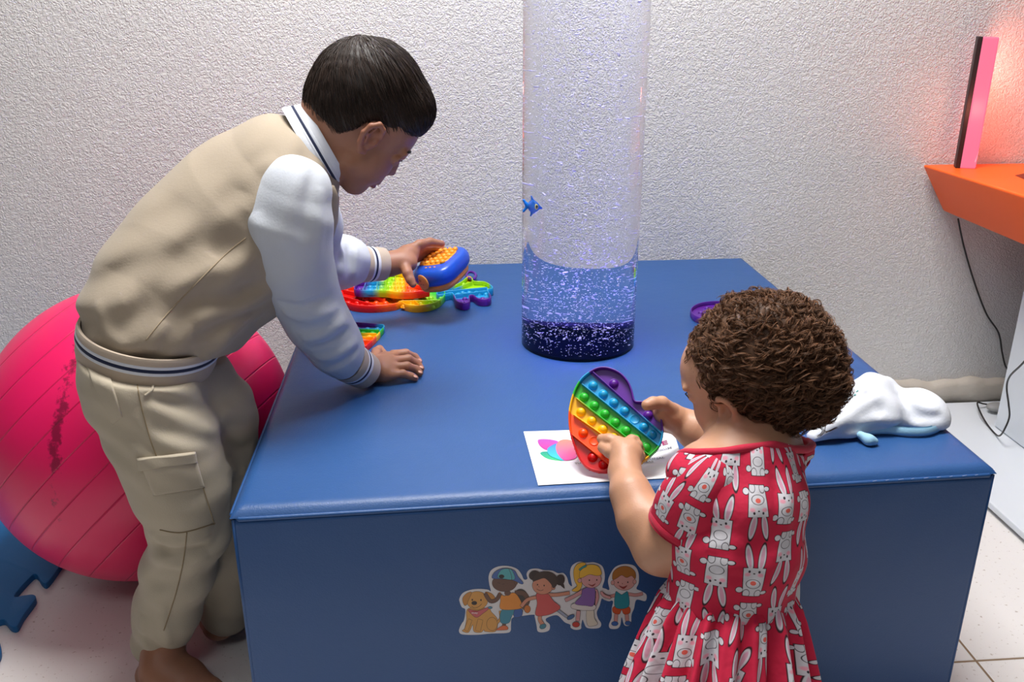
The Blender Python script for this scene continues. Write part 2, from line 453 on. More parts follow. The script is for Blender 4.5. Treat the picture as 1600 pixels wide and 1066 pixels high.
WM = wall_mat()
MB().box((0.2, WY + 0.05, 1.3), (3.2, 0.05, 1.3)).obj('wall_back', WM, smooth=False)['kind'] = 'structure'
MB().box((0.2, 0.55, 2.65), (3.2, 1.8, 0.05)).obj('ceiling', mat('ceiling_paint', (235, 235, 233), .8), smooth=False)['kind'] = 'structure'
# rough plaster baseboard, lumpy upper edge
bb = MB(); n_ = 160; prof = []
for i in range(n_ + 1):
    x_ = 0.85 + 2.5 * i / n_; hh = 0.083 + 0.004 * sin(x_ * 31) + 0.003 * sin(x_ * 77 + 1); dd = 0.026 + 0.003 * sin(x_ * 43)
    prof.append([(x_, WY + 0.01, hh + .004), (x_, WY - dd * .7, hh), (x_, WY - dd, hh - .012), (x_, WY - dd, 0.0), (x_, WY + 0.01, 0.0)])
bb.add([p for q in prof for p in q], [(i * 5 + j, i * 5 + j + 1, i * 5 + j + 6, i * 5 + j + 5) for i in range(n_) for j in range(4)])
bb.obj('baseboard_back', mat('baseboard_plaster', (196, 188, 176), .7, bump=(40, .6, .004)))['kind'] = 'structure'
# ------------------------------------------------------------------ blue padded block
def vinyl_mat(name, rgb, rough=.42):
    m, N, L, b = new_mat(name); tc = N.new('ShaderNodeTexCoord')
    b.inputs['Base Color'].default_value = lin(rgb); b.inputs['Roughness'].default_value = rough
    b.inputs['Specular IOR Level'].default_value = .5; v1 = N.new('ShaderNodeTexVoronoi'); v1.inputs['Scale'].default_value = 420; L.new(tc.outputs['Object'], v1.inputs['Vector'])
    n1 = N.new('ShaderNodeTexNoise'); n1.inputs['Scale'].default_value = 9; n1.inputs['Detail'].default_value = 5; L.new(tc.outputs['Object'], n1.inputs['Vector'])
    b1 = N.new('ShaderNodeBump'); b1.inputs['Strength'].default_value = .25; b1.inputs['Distance'].default_value = .0006; L.new(v1.outputs['Distance'], b1.inputs['Height'])
    b2 = N.new('ShaderNodeBump'); b2.inputs['Strength'].default_value = .22; b2.inputs['Distance'].default_value = .012; L.new(n1.outputs[0], b2.inputs['Height'])
    L.new(b1.outputs[0], b2.inputs['Normal']); L.new(b2.outputs[0], b.inputs['Normal'])
    return m
BLUE = vinyl_mat('blue_vinyl', (36, 80, 136), .46)
FL, FR = Z(357, 800, H), Z(1560, 730, H); BR = np.array([FR[0], WY - .004, H]); BLk = np.array([FL[0], WY - .004, H])
block = empty('padded_block', ((FL[0] + FR[0]) / 2, 1.63, 0), 'large square blue vinyl padded block that the bubble tube rises from', 'play block')
bm_ = MB(); q = [FL, FR, BR, BLk]
def quad_prism(mb, q, z0, z1, inset=0):
    c = sum(q) / 4; V = [c * 0 + np.array([p[0] + (inset if p[0] < c[0] else -inset), p[1] + (inset if p[1] < c[1] else -inset), z]) for z in (z0, z1) for p in q]
    mb.add(V, [(3, 2, 1, 0), (4, 5, 6, 7), (0, 1, 5, 4), (1, 2, 6, 5), (2, 3, 7, 6), (3, 0, 4, 7)])
quad_prism(bm_, q, 0.0, H - 0.012)
o = bm_.obj('side_cover', BLUE, block); bevel(o, 0.010, 4)
bm_ = MB()      # padded top with a soft crown, dipping to the sewn edge
n_ = 60; V = []; F = []
for j in range(n_ + 1):
    for i in range(n_ + 1):
        u, w_ = i / n_, j / n_
        u = 0.5 - 0.5 * cos(pi * u); w_ = 0.5 - 0.5 * cos(pi * w_)
        p = (FL * (1 - u) + FR * u) * (1 - w_) + (BLk * (1 - u) + BR * u) * w_
        e = min(u, 1 - u, w_, 1 - w_) * 1.1
        V.append((p[0], p[1], H - 0.011 * max(0, 1 - e / 0.016) ** 2.2))
K = len(V)
F = [(j * (n_ + 1) + i, j * (n_ + 1) + i + 1, (j + 1) * (n_ + 1) + i + 1, (j + 1) * (n_ + 1) + i) for j in range(n_) for i in range(n_)]
bm_.add(V, F); o = bm_.obj('top_cover', BLUE, block)
pm = MB()       # piping round the top edge and down the front corners
ed = [p + np.array([0, 0, -0.0125]) for p in q]
loop = []
for i in range(4):
    a_, b_ = ed[i], ed[(i + 1) % 4]; loop += [a_ + (b_ - a_) * t for t in np.linspace(0.012, 0.988, 30)]
pm.tube(loop, 0.0032, 8, closed=True)
o = pm.obj('edge_piping', BLUE, block)
for p, sx in ((FL, 1), (FR, -1)):
    MB().tube([(p[0] + .004 * sx, p[1] + .003, z_) for z_ in (H - .014, .3, .15, 0.004)], .0028, 8).obj('corner_piping', BLUE, block)
THR = mat('pale_thread', (130, 145, 190), .7)       # scuffed patches of lighter stitching on the front edge
for px in list(np.linspace(1380, 1545, 9)) + list(np.linspace(1030, 1060, 5)):
    a_ = PL(px, 740, FL, (0, -1, .0)); t = (a_[0] - FL[0]) / (FR[0] - FL[0]); b_ = FL + (FR - FL) * t + np.array([0, -.003, -.0095])
    MB().tube([b_, b_ + np.array([.004 + .005 * random.random(), 0, .001])], .0005, 5).obj('stitch', THR, block)

# ------------------------------------------------------------------ floor things
def slab(name, poly, z0, z1, m, label=None, cat=None, parent=None, bev=0.003):
    n = len(poly); V = [(p[0], p[1], z0) for p in poly] + [(p[0], p[1], z1) for p in poly]
    a = sum(poly[i][0] * poly[(i + 1) % n][1] - poly[(i + 1) % n][0] * poly[i][1] for i in range(n))
    if a < 0: V = V[:n][::-1] + V[n:][::-1]
    F = [tuple(range(n))[::-1], tuple(range(n, 2 * n))] + [(i, (i + 1) % n, n + (i + 1) % n, n + i) for i in range(n)]
    o = obj(name, V, F, m, parent, True)
    if bev: bevel(o, bev, 2)
    return setk(o, label, cat)
EVA = mat('blue_eva_foam', (22, 112, 178), .6, bump=(350, .4, .001))
mt = [Z(*p, 0.014) for p in [(97, 879), (76, 908), (66, 910), (56, 897), (46, 903), (22, 931), (38, 930), (52, 929), (55, 936), (36, 962), (27, 978), (16, 978), (6, 968), (-8, 972)]]
mt = crom([p[:2] for p in mt], 4, False)
far = [(-1.55, mt[-1][1]), (-1.55, 2.02), (mt[0][0] + .26, 2.02)]
slab('foam_mat', [tuple(p) for p in mt] + [(mt[-1][0] - .05, mt[-1][1])] + far, 0.0, 0.014, EVA,
     'blue interlocking foam floor mat at the left with jigsaw tabs, under the pink ball', 'mat')
mt = [Z(*p, 0.014) for p in [(-40, 985), (-14, 990), (-2, 1000), (1, 1012), (0, 1022), (-10, 1034), (-45, 1034)]]
slab('foam_mat', crom([p[:2] for p in mt], 4), 0.0, 0.014, EVA, 'small tip of a blue foam mat tab at the very left edge of the floor', 'mat')

# pink exercise ball
BR_ = 0.285; dirv = ray(225, 672); bc = None
for t in np.linspace(.5, 3, 3000):
    p_ = CAM + dirv / np.linalg.norm(dirv) * t
    if p_[2] <= BR_ + 0.014: bc = p_; break
bc[2] = BR_ + 0.0145
def ball_mat():
    m, N, L, b = new_mat('pink_ball_vinyl'); X.nt = m.node_tree
    tc = N.new('ShaderNodeTexCoord'); mp = N.new('ShaderNodeMapping'); mp.vector_type = 'POINT'
    L.new(tc.outputs['Object'], mp.inputs[0]); mp.inputs['Location'].default_value = (0, 0, -BR_)
    ax = nrm(RT * 0.70 - UP * 0.70 + FW * .12)
    vm = N.new('ShaderNodeVectorMath'); vm.operation = 'DOT_PRODUCT'; L.new(mp.outputs[0], vm.inputs[0]); vm.inputs[1].default_value = tuple(ax)
    t = X(vm.outputs['Value'])
    g = xabs(X.op('FRACT', t / 0.052) - 0.5) * 0.052
    line = xmask(g - 0.0010, 0.0016)
    b.inputs['Base Color'].default_value = lin((238, 28, 96))
    col = xmix(line * 0.5, lin((232, 26, 98)), lin((168, 10, 60)))
    n = N.new('ShaderNodeTexNoise'); n.inputs['Scale'].default_value = 5; n.inputs['Detail'].default_value = 4; L.new(tc.outputs['Object'], n.inputs['Vector'])
    # black scuff
    a2 = nrm(P(118, 640, bc[1] - .2) - bc) 
    lx = N.new('ShaderNodeVectorMath'); lx.operation = 'DOT_PRODUCT'; L.new(mp.outputs[0], lx.inputs[0]); lx.inputs[1].default_value = tuple(RT)
    ly = N.new('ShaderNodeVectorMath'); ly.operation = 'DOT_PRODUCT'; L.new(mp.outputs[0], ly.inputs[0]); ly.inputs[1].default_value = tuple(UP)
    lz = N.new('ShaderNodeVectorMath'); lz.operation = 'DOT_PRODUCT'; L.new(mp.outputs[0], lz.inputs[0]); lz.inputs[1].default_value = tuple(FW)
    sx, sy_, sz = X(lx.outputs['Value']), X(ly.outputs['Value']), X(lz.outputs['Value'])
    n2 = N.new('ShaderNodeTexNoise'); n2.inputs['Scale'].default_value = 55; n2.inputs['Detail'].default_value = 5; n2.inputs['Roughness'].default_value = .7; L.new(tc.outputs['Object'], n2.inputs['Vector'])
    d = xell(sx, sy_, SCX, SCY, 0.008, 0.085, -0.10) + (X(n2.outputs[0]) - 0.5) * 0.05
    sc_ = xmask(d, 0.006) * X.op('LESS_THAN', sz, 0.0)
    col = xmix(sc_ * 0.7, col, lin((84, 14, 40)))
    L.new(col, b.inputs['Base Color']); b.inputs['Roughness'].default_value = .36
    b.inputs['Subsurface Weight'].default_value = .25; b.inputs['Subsurface Radius'].default_value = (.05, .01, .015)
    bp = N.new('ShaderNodeBump'); bp.invert = True; bp.inputs['Strength'].default_value = .6; bp.inputs['Distance'].default_value = .002
    L.new(line.v, bp.inputs['Height']); L.new(bp.outputs[0], b.inputs['Normal'])
    return m
_h = P(114, 655, bc[1] - .20) - bc; SCX, SCY = float(np.dot(_h, RT)), float(np.dot(_h, UP))
V = []; F = []; nu, nv = 96, 64
for j in range(nv + 1):
    ph = pi * j / nv
    for i in range(nu):
        th = 2 * pi * i / nu; z_ = -cos(ph) * BR_
        V.append((bc[0] + BR_ * sin(ph) * cos(th), bc[1] + BR_ * sin(ph) * sin(th), max(bc[2] + z_, 0.0148)))
for j in range(nv):
    for i in range(nu): F.append((j * nu + i, j * nu + (i + 1) % nu, (j + 1) * nu + (i + 1) % nu, (j + 1) * nu + i))
V = np.array(V)
me_ = obj('exercise_ball', V, F, ball_mat()); 
setk(me_, 'big glossy pink exercise ball with diagonal ribs and a black scuff, behind the boy', 'exercise ball')

# ------------------------------------------------------------------ bubble tube
tl, tr = Z(813, 530, H), Z(990, 530, H); TR_ = 0.1095; TC = np.array([(tl[0] + tr[0]) / 2 - .001, Z(900, 567, H)[1] + TR_, H])
TOP = 1.90
tube = empty('bubble_tube', TC, 'clear water-filled bubble column glowing blue and violet, standing in the blue block', 'bubble tube')
def cyl(name, r, z0, z1, m, parent, n=128, r1=None, smooth=True):
    r1 = r if r1 is None else r1
    V = [(TC[0] + rr * cos(2 * pi * i / n), TC[1] + rr * sin(2 * pi * i / n), z) for z, rr in ((z0, r), (z1, r1)) for i in range(n)]
    F = [(i, (i + 1) % n, n + (i + 1) % n, n + i) for i in range(n)] + [tuple(range(2 * n, 3 * n))[::-1], tuple(range(3 * n, 4 * n))]
    V = V + V      # caps keep vertices of their own, so the wall stays truly upright in shading
    o = obj(name, V, F, m, parent, True); 
    for p in o.data.polygons:
        if len(p.vertices) > 4: p.use_smooth = False
    return o
wm, N, L, b = new_mat('clear_water_and_acrylic')
b.inputs['Base Color'].default_value = (0.93, 0.945, 1.0, 1); b.inputs['Roughness'].default_value = 0.0; b.inputs['IOR'].default_value = 1.33
b.inputs['Transmission Weight'].default_value = 1.0; b.inputs['Specular IOR Level'].default_value = .5
cyl('water_column', TR_, H + .0006, TOP, wm, tube)
NAVY = mat('dark_navy_base', (5, 5, 26), .7, Specular_IOR_Level=0.0)
cyl('base_disc', TR_ - .002, H + .001, H + .006, NAVY, tube)
rm = MB()
for (z0, z1, r0) in ((H + .006, H + .022, TR_ - .0035),):
    n = 128
    V = [(TC[0] + rr * cos(2 * pi * i / n), TC[1] + rr * sin(2 * pi * i / n), z) for z, rr in ((z0, r0), (z1, r0), (z1, r0 - .004), (z0, r0 - .004)) for i in range(n // 2 * 0, n)]
    # only the far half of the collar stands up behind the bubbles
    F = [(k * n + i, k * n + (i + 1) % n, ((k + 1) % 4) * n + (i + 1) % n, ((k + 1) % 4) * n + i) for k in range(4) for i in range(4, n // 2 - 4)]
    rm.add(V, F)
rm.obj('base_collar', mat('navy_collar', (12, 14, 62), .6), tube)
bub = MB()
bm_t = bmesh.new(); bmesh.ops.create_icosphere(bm_t, subdivisions=2, radius=1)
IV = np.array([tuple(v_.co) for v_ in bm_t.verts]); IF = np.array([[v_.index for v_ in f.verts] for f in bm_t.faces]); bm_t.free()
bm_t = bmesh.new(); bmesh.ops.create_icosphere(bm_t, subdivisions=1, radius=1)
IV1 = np.array([tuple(v_.co) for v_ in bm_t.verts]); IF1 = np.array([[v_.index for v_ in f.verts] for f in bm_t.faces]); bm_t.free()
AV, AF, off = [], [], 0
def put_bubble(c, r3, tilt, big):
    global off
    V0, F0 = (IV, IF) if big else (IV1, IF1)
    V_ = V0 * r3; ct, st_ = cos(tilt), sin(tilt)
    a = RNG.random() * 2 * pi
    x = V_[:, 0] * ct - V_[:, 2] * st_; z = V_[:, 0] * st_ + V_[:, 2] * ct; y = V_[:, 1]
    AV.append(np.stack([x * cos(a) - y * sin(a), x * sin(a) + y * cos(a), z], 1) + c); AF.append(F0 + off); off += len(V0)
NB = 10500
for i in range(NB):
    zz = H + .008 + (1.28 - H) * RNG.random() ** 1.1
    rr = (TR_ - .006) * (RNG.random() ** 0.5 if RNG.random() < .72 else 1 - .09 * RNG.random()); th = 2 * pi * RNG.random()
    c = np.array([TC[0] + rr * cos(th), TC[1] + rr * sin(th), zz])
    s_ = RNG.random(); r0 = 0.00050 + 0.0007 * s_ ** 2 
    if RNG.random() < .05: r0 *= 2.0
    put_bubble(c, np.array([r0 * (1.2 + 1.3 * RNG.random()), r0 * 1.2, r0 * .75]), (RNG.random() - .5) * 1.0, r0 > .0014)
BM, N, L, b = new_mat('air_bubble_skin')
b.inputs['Base Color'].default_value = (.90, .90, 1, 1); b.inputs['Roughness'].default_value = .18; b.inputs['Specular IOR Level'].default_value = .8
b.inputs['Coat Weight'].default_value = .6
o = obj('air_bubbles', np.concatenate(AV), np.concatenate(AF), BM, tube); setk(o, kind='stuff')
def glow_light(z, e, col, off_, up):
    l = bpy.data.lights.new('tube_glow', 'POINT'); l.energy = e; l.color = col; l.shadow_soft_size = 0
    o = bpy.data.objects.new('tube_glow', l); COL.objects.link(o); o.parent = tube; o.location = (off_[0], off_[1], z - H)
glow_light(H + .11, 1.1, (.14, .09, 1.0), (.0, .0), True)
glow_light(1.42, 4.5, (.28, .24, 1.0), (0, 0), False)  # added upper lamp, unseen, evens the blue light on the higher bubbles
# little plastic fish afloat in the tube
fc = P(838, 322, TC[1] - .035); fish = empty('toy_fish', fc, 'small blue plastic fish with a yellow and black eye floating inside the bubble tube', 'toy fish')
FB = mat('blue_fish_plastic', (10, 130, 235), .35); 
v = Vol(.0009)
v.ell(fc, (.0135, .0075, .0115), k=.002)
fx, fz = np.array([1, 0, 0.0]), np.array([0, 0, 1.0])
v.chain([fc - fx * .008, fc - fx * .018 + fz * .004], [.005, .003], k=.004)
v.rc(fc - fx * .016, fc - fx * .023 + fz * .011, .003, .0022, k=.003); v.rc(fc - fx * .016, fc - fx * .023 - fz * .009, .003, .0022, k=.003)
v.rc(fc + fz * .008, fc + fz * .018 - fx * .004, .004, .0018, k=.004); v.rc(fc - fz * .008, fc - fz * .017 - fx * .006, .004, .0018, k=.004); v.rc(fc + fx * .01, fc + fx * .0175 - fz * .002, .005, .002, k=.003)
v.obj('fish_body', FB, fish)
def ellmesh(name, c, r, m, parent, R=None, n=20):
    bm = bmesh.new(); bmesh.ops.create_uvsphere(bm, u_segments=n, v_segments=n // 2 + 2, radius=1)
    R = np.eye(3) if R is None else np.array(R)
    V = [np.array(c) + (np.array(tuple(w_.co)) * r) @ R for w_ in bm.verts]; F = [[w_.index for w_ in f.verts] for f in bm.faces]; bm.free()
    return obj(name, V, F, m, parent)
ellmesh('fish_eye', fc + np.array([.005, -.0065, .001]), (.0042, .002, .0052), mat('fish_eye_yellow', (225, 220, 130), .3), fish)
ellmesh('pupil', fc + np.array([.0052, -.0082, .001]), (.0022, .001, .0032), mat('fish_pupil', (15, 15, 15), .2), fish)

# ------------------------------------------------------------------ right side: orange play table, white supports, light bar, cable
tab = empty('play_table', (1.9, 1.8, 0), 'orange play tabletop with slanted end on white panel support, right of the blue block', 'table')
ORG = mat('orange_plastic', (255, 98, 16), .45, noise=(3, .03))
zt = 0.690; a_ = Z(1440, 257, zt); yb = WY - .004
a_[1] = min(a_[1], yb)
f2 = Z(1600, 306, zt); f3 = a_ + (f2 - a_) * 1.7
top = [a_, f3, np.array([f3[0] + .8, f3[1], zt]), np.array([f3[0] + .8, a_[1], zt])]
b0 = P(1478, 332, a_[1] - .02); zb = b0[2]; b0[1] = a_[1] - .004; bfr = Z(1600, 384, zb); g3 = b0 + (bfr - b0) * 1.7
bot = [b0, g3, np.array([top[2][0], g3[1], zb]), np.array([top[3][0], b0[1], zb])]
mb = MB(); mb.add([p for p in bot] + [p for p in top], [(0, 1, 2, 3), (7, 6, 5, 4), (0, 1, 5, 4), (1, 2, 6, 5), (2, 3, 7, 6), (3, 0, 4, 7)])
o = mb.obj('tabletop', ORG, tab); 
bmx = bmesh.new(); bmx.from_mesh(o.data); bmesh.ops.recalc_face_normals(bmx, faces=bmx.faces); bmx.to_mesh(o.data); bmx.free()
bevel(o, .008, 4)
sl = MB(); s0, s1, s2, s3 = Z(1586, 274, zt + .0006), Z(1600, 271, zt + .0006), Z(1640, 281, zt + .0006), Z(1612, 285, zt + .0006)
slab('slot', [s0[:2], s1[:2], s2[:2], s3[:2]], zt - .002, zt + .0008, mat('slot_shadow', (120, 34, 8), .7), parent=tab, bev=0)
WH = mat('white_laminate', (222, 228, 234), .35)
p1 = Z(1561, 671, .030); dx = .02
mb = MB(); mb.box((p1[0] + .30, p1[1] - .27, (zb + .030) / 2 - .002), (.30, .29, (zb - .034) / 2)); o = mb.obj('support_panel', WH, tab, False); bevel(o, .002, 2)
q1 = Z(1549, 790, .026); mb = MB(); ex = q1[0] + .004
mb.box((ex + .55, (WY - .03 + 1.1) / 2, .019), (.55, (WY - .034 - 1.1) / 2, .008)); o = mb.obj('base_board', WH, tab, False); bevel(o, .003, 2)
for yy in (1.25, 1.95):
    mb = MB(); mb.box((ex + .3, yy, .0055), (.2, .03, .0055)); mb.obj('foot_batten', mat('dark_batten', (40, 42, 44), .7), tab, False)
bl = Z(1493, 262, zt); br_ = Z(1522, 262, zt); hgt = P(1535, 58, bl[1])[2] - zt; wbar = (br_ - bl)[0]
bar = empty('light_bar', (bl + br_) / 2, 'upright pink glowing LED light bar with black back standing on the orange tabletop', 'light')
R_ = [nrm((.93, -.37, 0)), nrm((.37, .93, 0)), (0, 0, 1)]
cbar = (bl + br_) / 2 + np.array([0, 0, hgt / 2 + .0005])
em, N, L, b = new_mat('glowing_pink_diffuser'); b.inputs['Base Color'].default_value = lin((120, 60, 75)); b.inputs['Roughness'].default_value = .4
b.inputs['Emission Color'].default_value = lin((255, 118, 150)); b.inputs['Emission Strength'].default_value = .88
mb = MB(); mb.box(cbar + np.array(R_[0]) * .0045, (wbar * .39, wbar * .32, hgt / 2), R_); o = mb.obj('diffuser', em, bar, False); bevel(o, .004, 3)
mb = MB(); mb.box(cbar - np.array(R_[0]) * wbar * .40, (wbar * .12, wbar * .33, hgt / 2 + .001), R_); o = mb.obj('housing', mat('black_housing', (42, 24, 24), .5), bar, False); bevel(o, .0015, 2)
l = bpy.data.lights.new('bar_glow', 'AREA'); l.shape = 'RECTANGLE'; l.size = .03; l.size_y = hgt * .9; l.energy = .8; l.color = (1, .20, .13)
o = bpy.data.objects.new('bar_glow', l); COL.objects.link(o); o.parent = bar
o.location = (R_[0][0] * wbar * .62, -.004, hgt * .5); o.rotation_euler = Vector((.95, .32, -.15)).to_track_quat('-Z', 'Y').to_euler()
l = bpy.data.lights.new('bar_glow', 'POINT'); l.energy = .30; l.color = (1, .30, .20); l.shadow_soft_size = .02
o = bpy.data.objects.new('bar_glow', l); COL.objects.link(o); o.parent = bar; o.location = (-.02, -.07, hgt * .45)
pts = [P(1497, 342, WY - .03), P(1506, 385, WY - .01), P(1522, 440, WY - .01), P(1541, 490, WY - .01), P(1560, 520, WY - .01), P(1566, 552, WY - .015), P(1572, 574, WY - .03), P(1586, 590, WY - .05)]
mb = MB(); mb.tube(crom(pts, 8, False), .0022, 8)
mb.obj('cable', mat('black_cable', (34, 32, 32), .5)); setk(bpy.data.objects['cable'], 'thin black cable hanging down the wall from under the orange tabletop', 'cable')
yq = p1[1] - .02
pts = [P(1612, 552, p1[1] - .3), P(1596, 570, p1[1] - .25), P(1578, 588, yq - .10), P(1573, 605, yq - .06), P(1576, 632, yq - .08), P(1577, 652, yq - .08), P(1569, 672, yq - .08), P(1562, 681, 1.93), P(1555, 678, 1.97), P(1543, 664, 2.02), P(1533, 647, 2.06), P(1527, 630, 2.12), P(1536, 631, 2.13), P(1546, 633, 2.14)]
mb = MB(); mb.tube(crom(pts, 8, False), .0022, 8)
o = mb.obj('cable', bpy.data.materials['black_cable']); setk(o, 'black cable looping across the white panel to the floor by the baseboard', 'cable')
ellmesh('adapter', Z(1558, 636, .045) , (.03, .02, .012), mat('grey_plastic', (150, 150, 148), .5), None)
setk(bpy.data.objects['adapter'], 'small grey adapter lying on the white base board by the baseboard', 'adapter')

# ================================================================== silicone bubble toys
def face_frame(c, n):
    n = nrm(n); ex = nrm(RT - n * np.dot(RT, n)); ey = np.cross(n, ex); return np.array(c, float), ex, ey, n
def px2d(fr, pts):
    c, ex, ey, n = fr; out = []
    for p in pts:
        q = PL(p[0], p[1], c, n) - c; out.append(np.array([q.dot(ex), q.dot(ey)]))
    return out
def popit(name, label, fr, outline, hgt, ridges, bubbles, br, rb, rmat, wall=.0022, group=None, flip=(), parent_cat='toy'):
    """fr origin lies on the rim plane; n points to the viewer side; outline/ridges/bubbles as 2-d metres"""
    c, ex, ey, n = fr; W3 = lambda p, z: c + ex * p[0] + ey * p[1] + n * z
    root = empty(name, W3(sum(outline) / len(outline), -hgt), label, parent_cat, group)
    K = len(outline); ar = sum(outline[i][0] * outline[(i + 1) % K][1] - outline[(i + 1) % K][0] * outline[i][1] for i in range(K))
    if ar < 0: outline = outline[::-1]
    nr = []
    for i in range(K):
        t = nrm(outline[(i + 1) % K] - outline[i - 1]); nr.append(np.array([t[1], -t[0]]))
    prof = [(-.0, -hgt), (.0006, -hgt * .5), (.0002, -.0008), (-.0007, 0), (-wall + .0007, 0), (-wall, -.0010), (-wall * 1.1, -hgt * .55)]
    V, A = [], []
    for i in range(K):
        for (o_, z_) in prof: p = outline[i] + nr[i] * o_; V.append(W3(p, z_)); A.append(rb(p))
    m_ = len(prof); F = [(i * m_ + j, ((i + 1) % K) * m_ + j, ((i + 1) % K) * m_ + j + 1, i * m_ + j + 1) for i in range(K) for j in range(m_ - 1)]
    mb = MB(); mb.add(V, F, 0, A); mb.obj('rim', rmat, root, attr='rb')
    # floor of the tray, finely divided so the colour bands stay crisp
    lo = np.min(outline, 0); hi = np.max(outline, 0); st_ = .0022
    nx, ny = int((hi[0] - lo[0]) / st_) + 1, int((hi[1] - lo[1]) / st_) + 1
    mb = MB(); idx = {}
    V, A, F = [], [], []
    def vid(i, j):
        if (i, j) not in idx:
            p = lo + np.array([i, j]) * st_; idx[(i, j)] = len(V); V.append(W3(p, -hgt * .62)); A.append(rb(p))
        return idx[(i, j)]
    for i in range(nx):
        for j in range(ny):
            p = lo + (np.array([i, j]) + .5) * st_
            if in_poly(p[0], p[1], outline): F.append((vid(i, j), vid(i + 1, j), vid(i + 1, j + 1), vid(i, j + 1)))
    nv_ = len(V); V2 = [v_ - n * .0016 for v_ in V]; F2 = [f[::-1] for f in F]
    mb.add(V, F, 0, A); mb.add(V2, F2, 0, A); mb.obj('tray', rmat, root, attr='rb')
    for a, b_ in ridges:
        a, b_ = np.array(a), np.array(b_); d = nrm(b_ - a); s = np.array([-d[1], d[0]]); V, A = [], []
        L_ = 14
        for t in range(L_ + 1):
            p = a + (b_ - a) * t / L_
            for (o_, z_) in ((-.0011, -hgt * .62), (-.0009, -.0012), (-.0004, -.0004), (.0004, -.0004), (.0009, -.0012), (.0011, -hgt * .62)): V.append(W3(p + s * o_, z_)); A.append(rb(p + s * .0015))
        mb = MB(); mb.add(V, [(t * 6 + j, (t + 1) * 6 + j, (t + 1) * 6 + j + 1, t * 6 + j + 1)[::-1] for t in range(L_) for j in range(5)], 0, A); mb.obj('divider', rmat, root, attr='rb')
    proto = None
    for k, p in enumerate(bubbles):
        p = np.array(p); sg = -1 if k in flip else 1; V, A = [], []; nu, nv = 20, 6; r = br
        V.append(W3(p, -hgt * .62 + (r * .92 if sg > 0 else .0002))); A.append(rb(p))
        rows = [(sin(pi / 2 * j / nv), cos(pi / 2 * j / nv)) for j in range(1, nv + 1)] + [(1.16, -.01)] if sg > 0 else [(.75, .0), (.86, .06), (.92, .12), (1.0, .10), (1.14, 0)]
        for (q, w_) in rows:
            for i in range(nu):
                o2 = np.array([cos(2 * pi * i / nu), sin(2 * pi * i / nu)]) * r * q
                V.append(W3(p + o2, -hgt * .62 + r * .92 * w_ + .0002)); A.append(rb(p + o2 * .3))
        F = [(0, 1 + i, 1 + (i + 1) % nu) for i in range(nu)]
        for j in range(len(rows) - 1):
            for i in range(nu): F.append((1 + j * nu + i, 1 + (j + 1) * nu + i, 1 + (j + 1) * nu + (i + 1) % nu, 1 + j * nu + (i + 1) % nu))
        obj('bubble', V, F, rmat, root, attrs={'rb': A})
    return root
Rd, Og, Ye, Gn, Cy, Pu = (206, 8, 14), (246, 82, 12), (246, 186, 8), (44, 180, 50), (24, 150, 200), (88, 26, 140)
def bands(cols, s=.012):
    K = len(cols); st_ = [(0.0, cols[0])]
    for i in range(1, K): st_ += [(i / K - s, cols[i - 1]), (i / K + s, cols[i])]
    return st_ + [(1.0, cols[-1])]
HM = rainbow_mat('heart_silicone', [(0.0, Rd), (.215, Rd), (.225, Og), (.36, Og), (.37, Ye), (.475, Ye), (.485, Gn), (.615, Gn), (.625, Cy), (.755, Cy), (.765, Pu), (1.0, Pu)])
# --- heart held by the toddler: traced in its own plane, leaning back on the block
HC = Z(925, 742, H + .008); HN = nrm((-.20, -.72, .66)); hf = face_frame(HC, HN)
z5 = lambda pts: [(800 + p[0] / 4.847, 560 + p[1] / 4.847) for p in pts]
ho = z5([(605, 85), (670, 62), (740, 68), (820, 105), (880, 170), (910, 240), (928, 312), (965, 322), (1030, 325), (1085, 355), (1125, 420), (1142, 500), (1143, 575), (1115, 665), (1050, 735), (985, 785), (900, 825), (800, 850), (700, 860), (610, 845), (545, 808), (500, 745), (465, 650), (440, 565), (428, 480), (430, 390), (450, 295), (480, 215), (530, 140)])
h2 = crom(px2d(hf, ho), 5)
ax0, ax1 = px2d(hf, z5([(530, 850), (1040, 215)]))   # colour runs from the tip towards the lobes
rows5 = px2d(hf, z5([(690, 720), (600, 560), (700, 545), (780, 475), (852, 388), (900, 300)]))
pa, pb = px2d(hf, z5([(530, 190), (1115, 665)])); rdir = nrm(pb - pa); rn = np.array([-rdir[1], rdir[0]])
if np.dot(rn, px2d(hf, z5([(770, 180)]))[0] - pa) < 0: rn = -rn
ed5 = [np.dot(p - pa, rn) for p in px2d(hf, z5([(605, 100), (1140, 570), (485, 300), (1045, 735), (465, 425), (440, 560)]))]
cuts = [ed5[5], ed5[4], (ed5[2] + ed5[3]) / 2, 0.0, (ed5[0] + ed5[1]) / 2]     # red|orange|yellow|green|cyan|purple
lo_r = min(np.dot(p - pa, rn) for p in h2) - .001; hi_r = max(np.dot(p - pa, rn) for p in h2) + .001
def hrb(p):
    d = np.dot(p - pa, rn); e = [lo_r] + cuts + [hi_r]; tgt = [0, .22, .365, .48, .62, .76, 1.0]
    return float(np.interp(d, e, tgt))
rd = z5([(612, 100), (1138, 572), (530, 192), (1112, 662), (487, 300), (1043, 733), (466, 425), (985, 783), (446, 568), (790, 846)]); rd2 = px2d(hf, rd)
hb = z5([(770, 180), (1030, 420), (612, 195), (690, 260), (770, 325), (852, 388), (930, 450), (998, 510), (1060, 570), (545, 283), (622, 347), (703, 410), (782, 475), (863, 537), (938, 600), (1015, 665),
         (520, 395), (602, 462), (685, 527), (768, 590), (850, 655), (935, 720), (537, 555), (620, 615), (705, 680), (790, 745), (608, 740), (690, 795)])
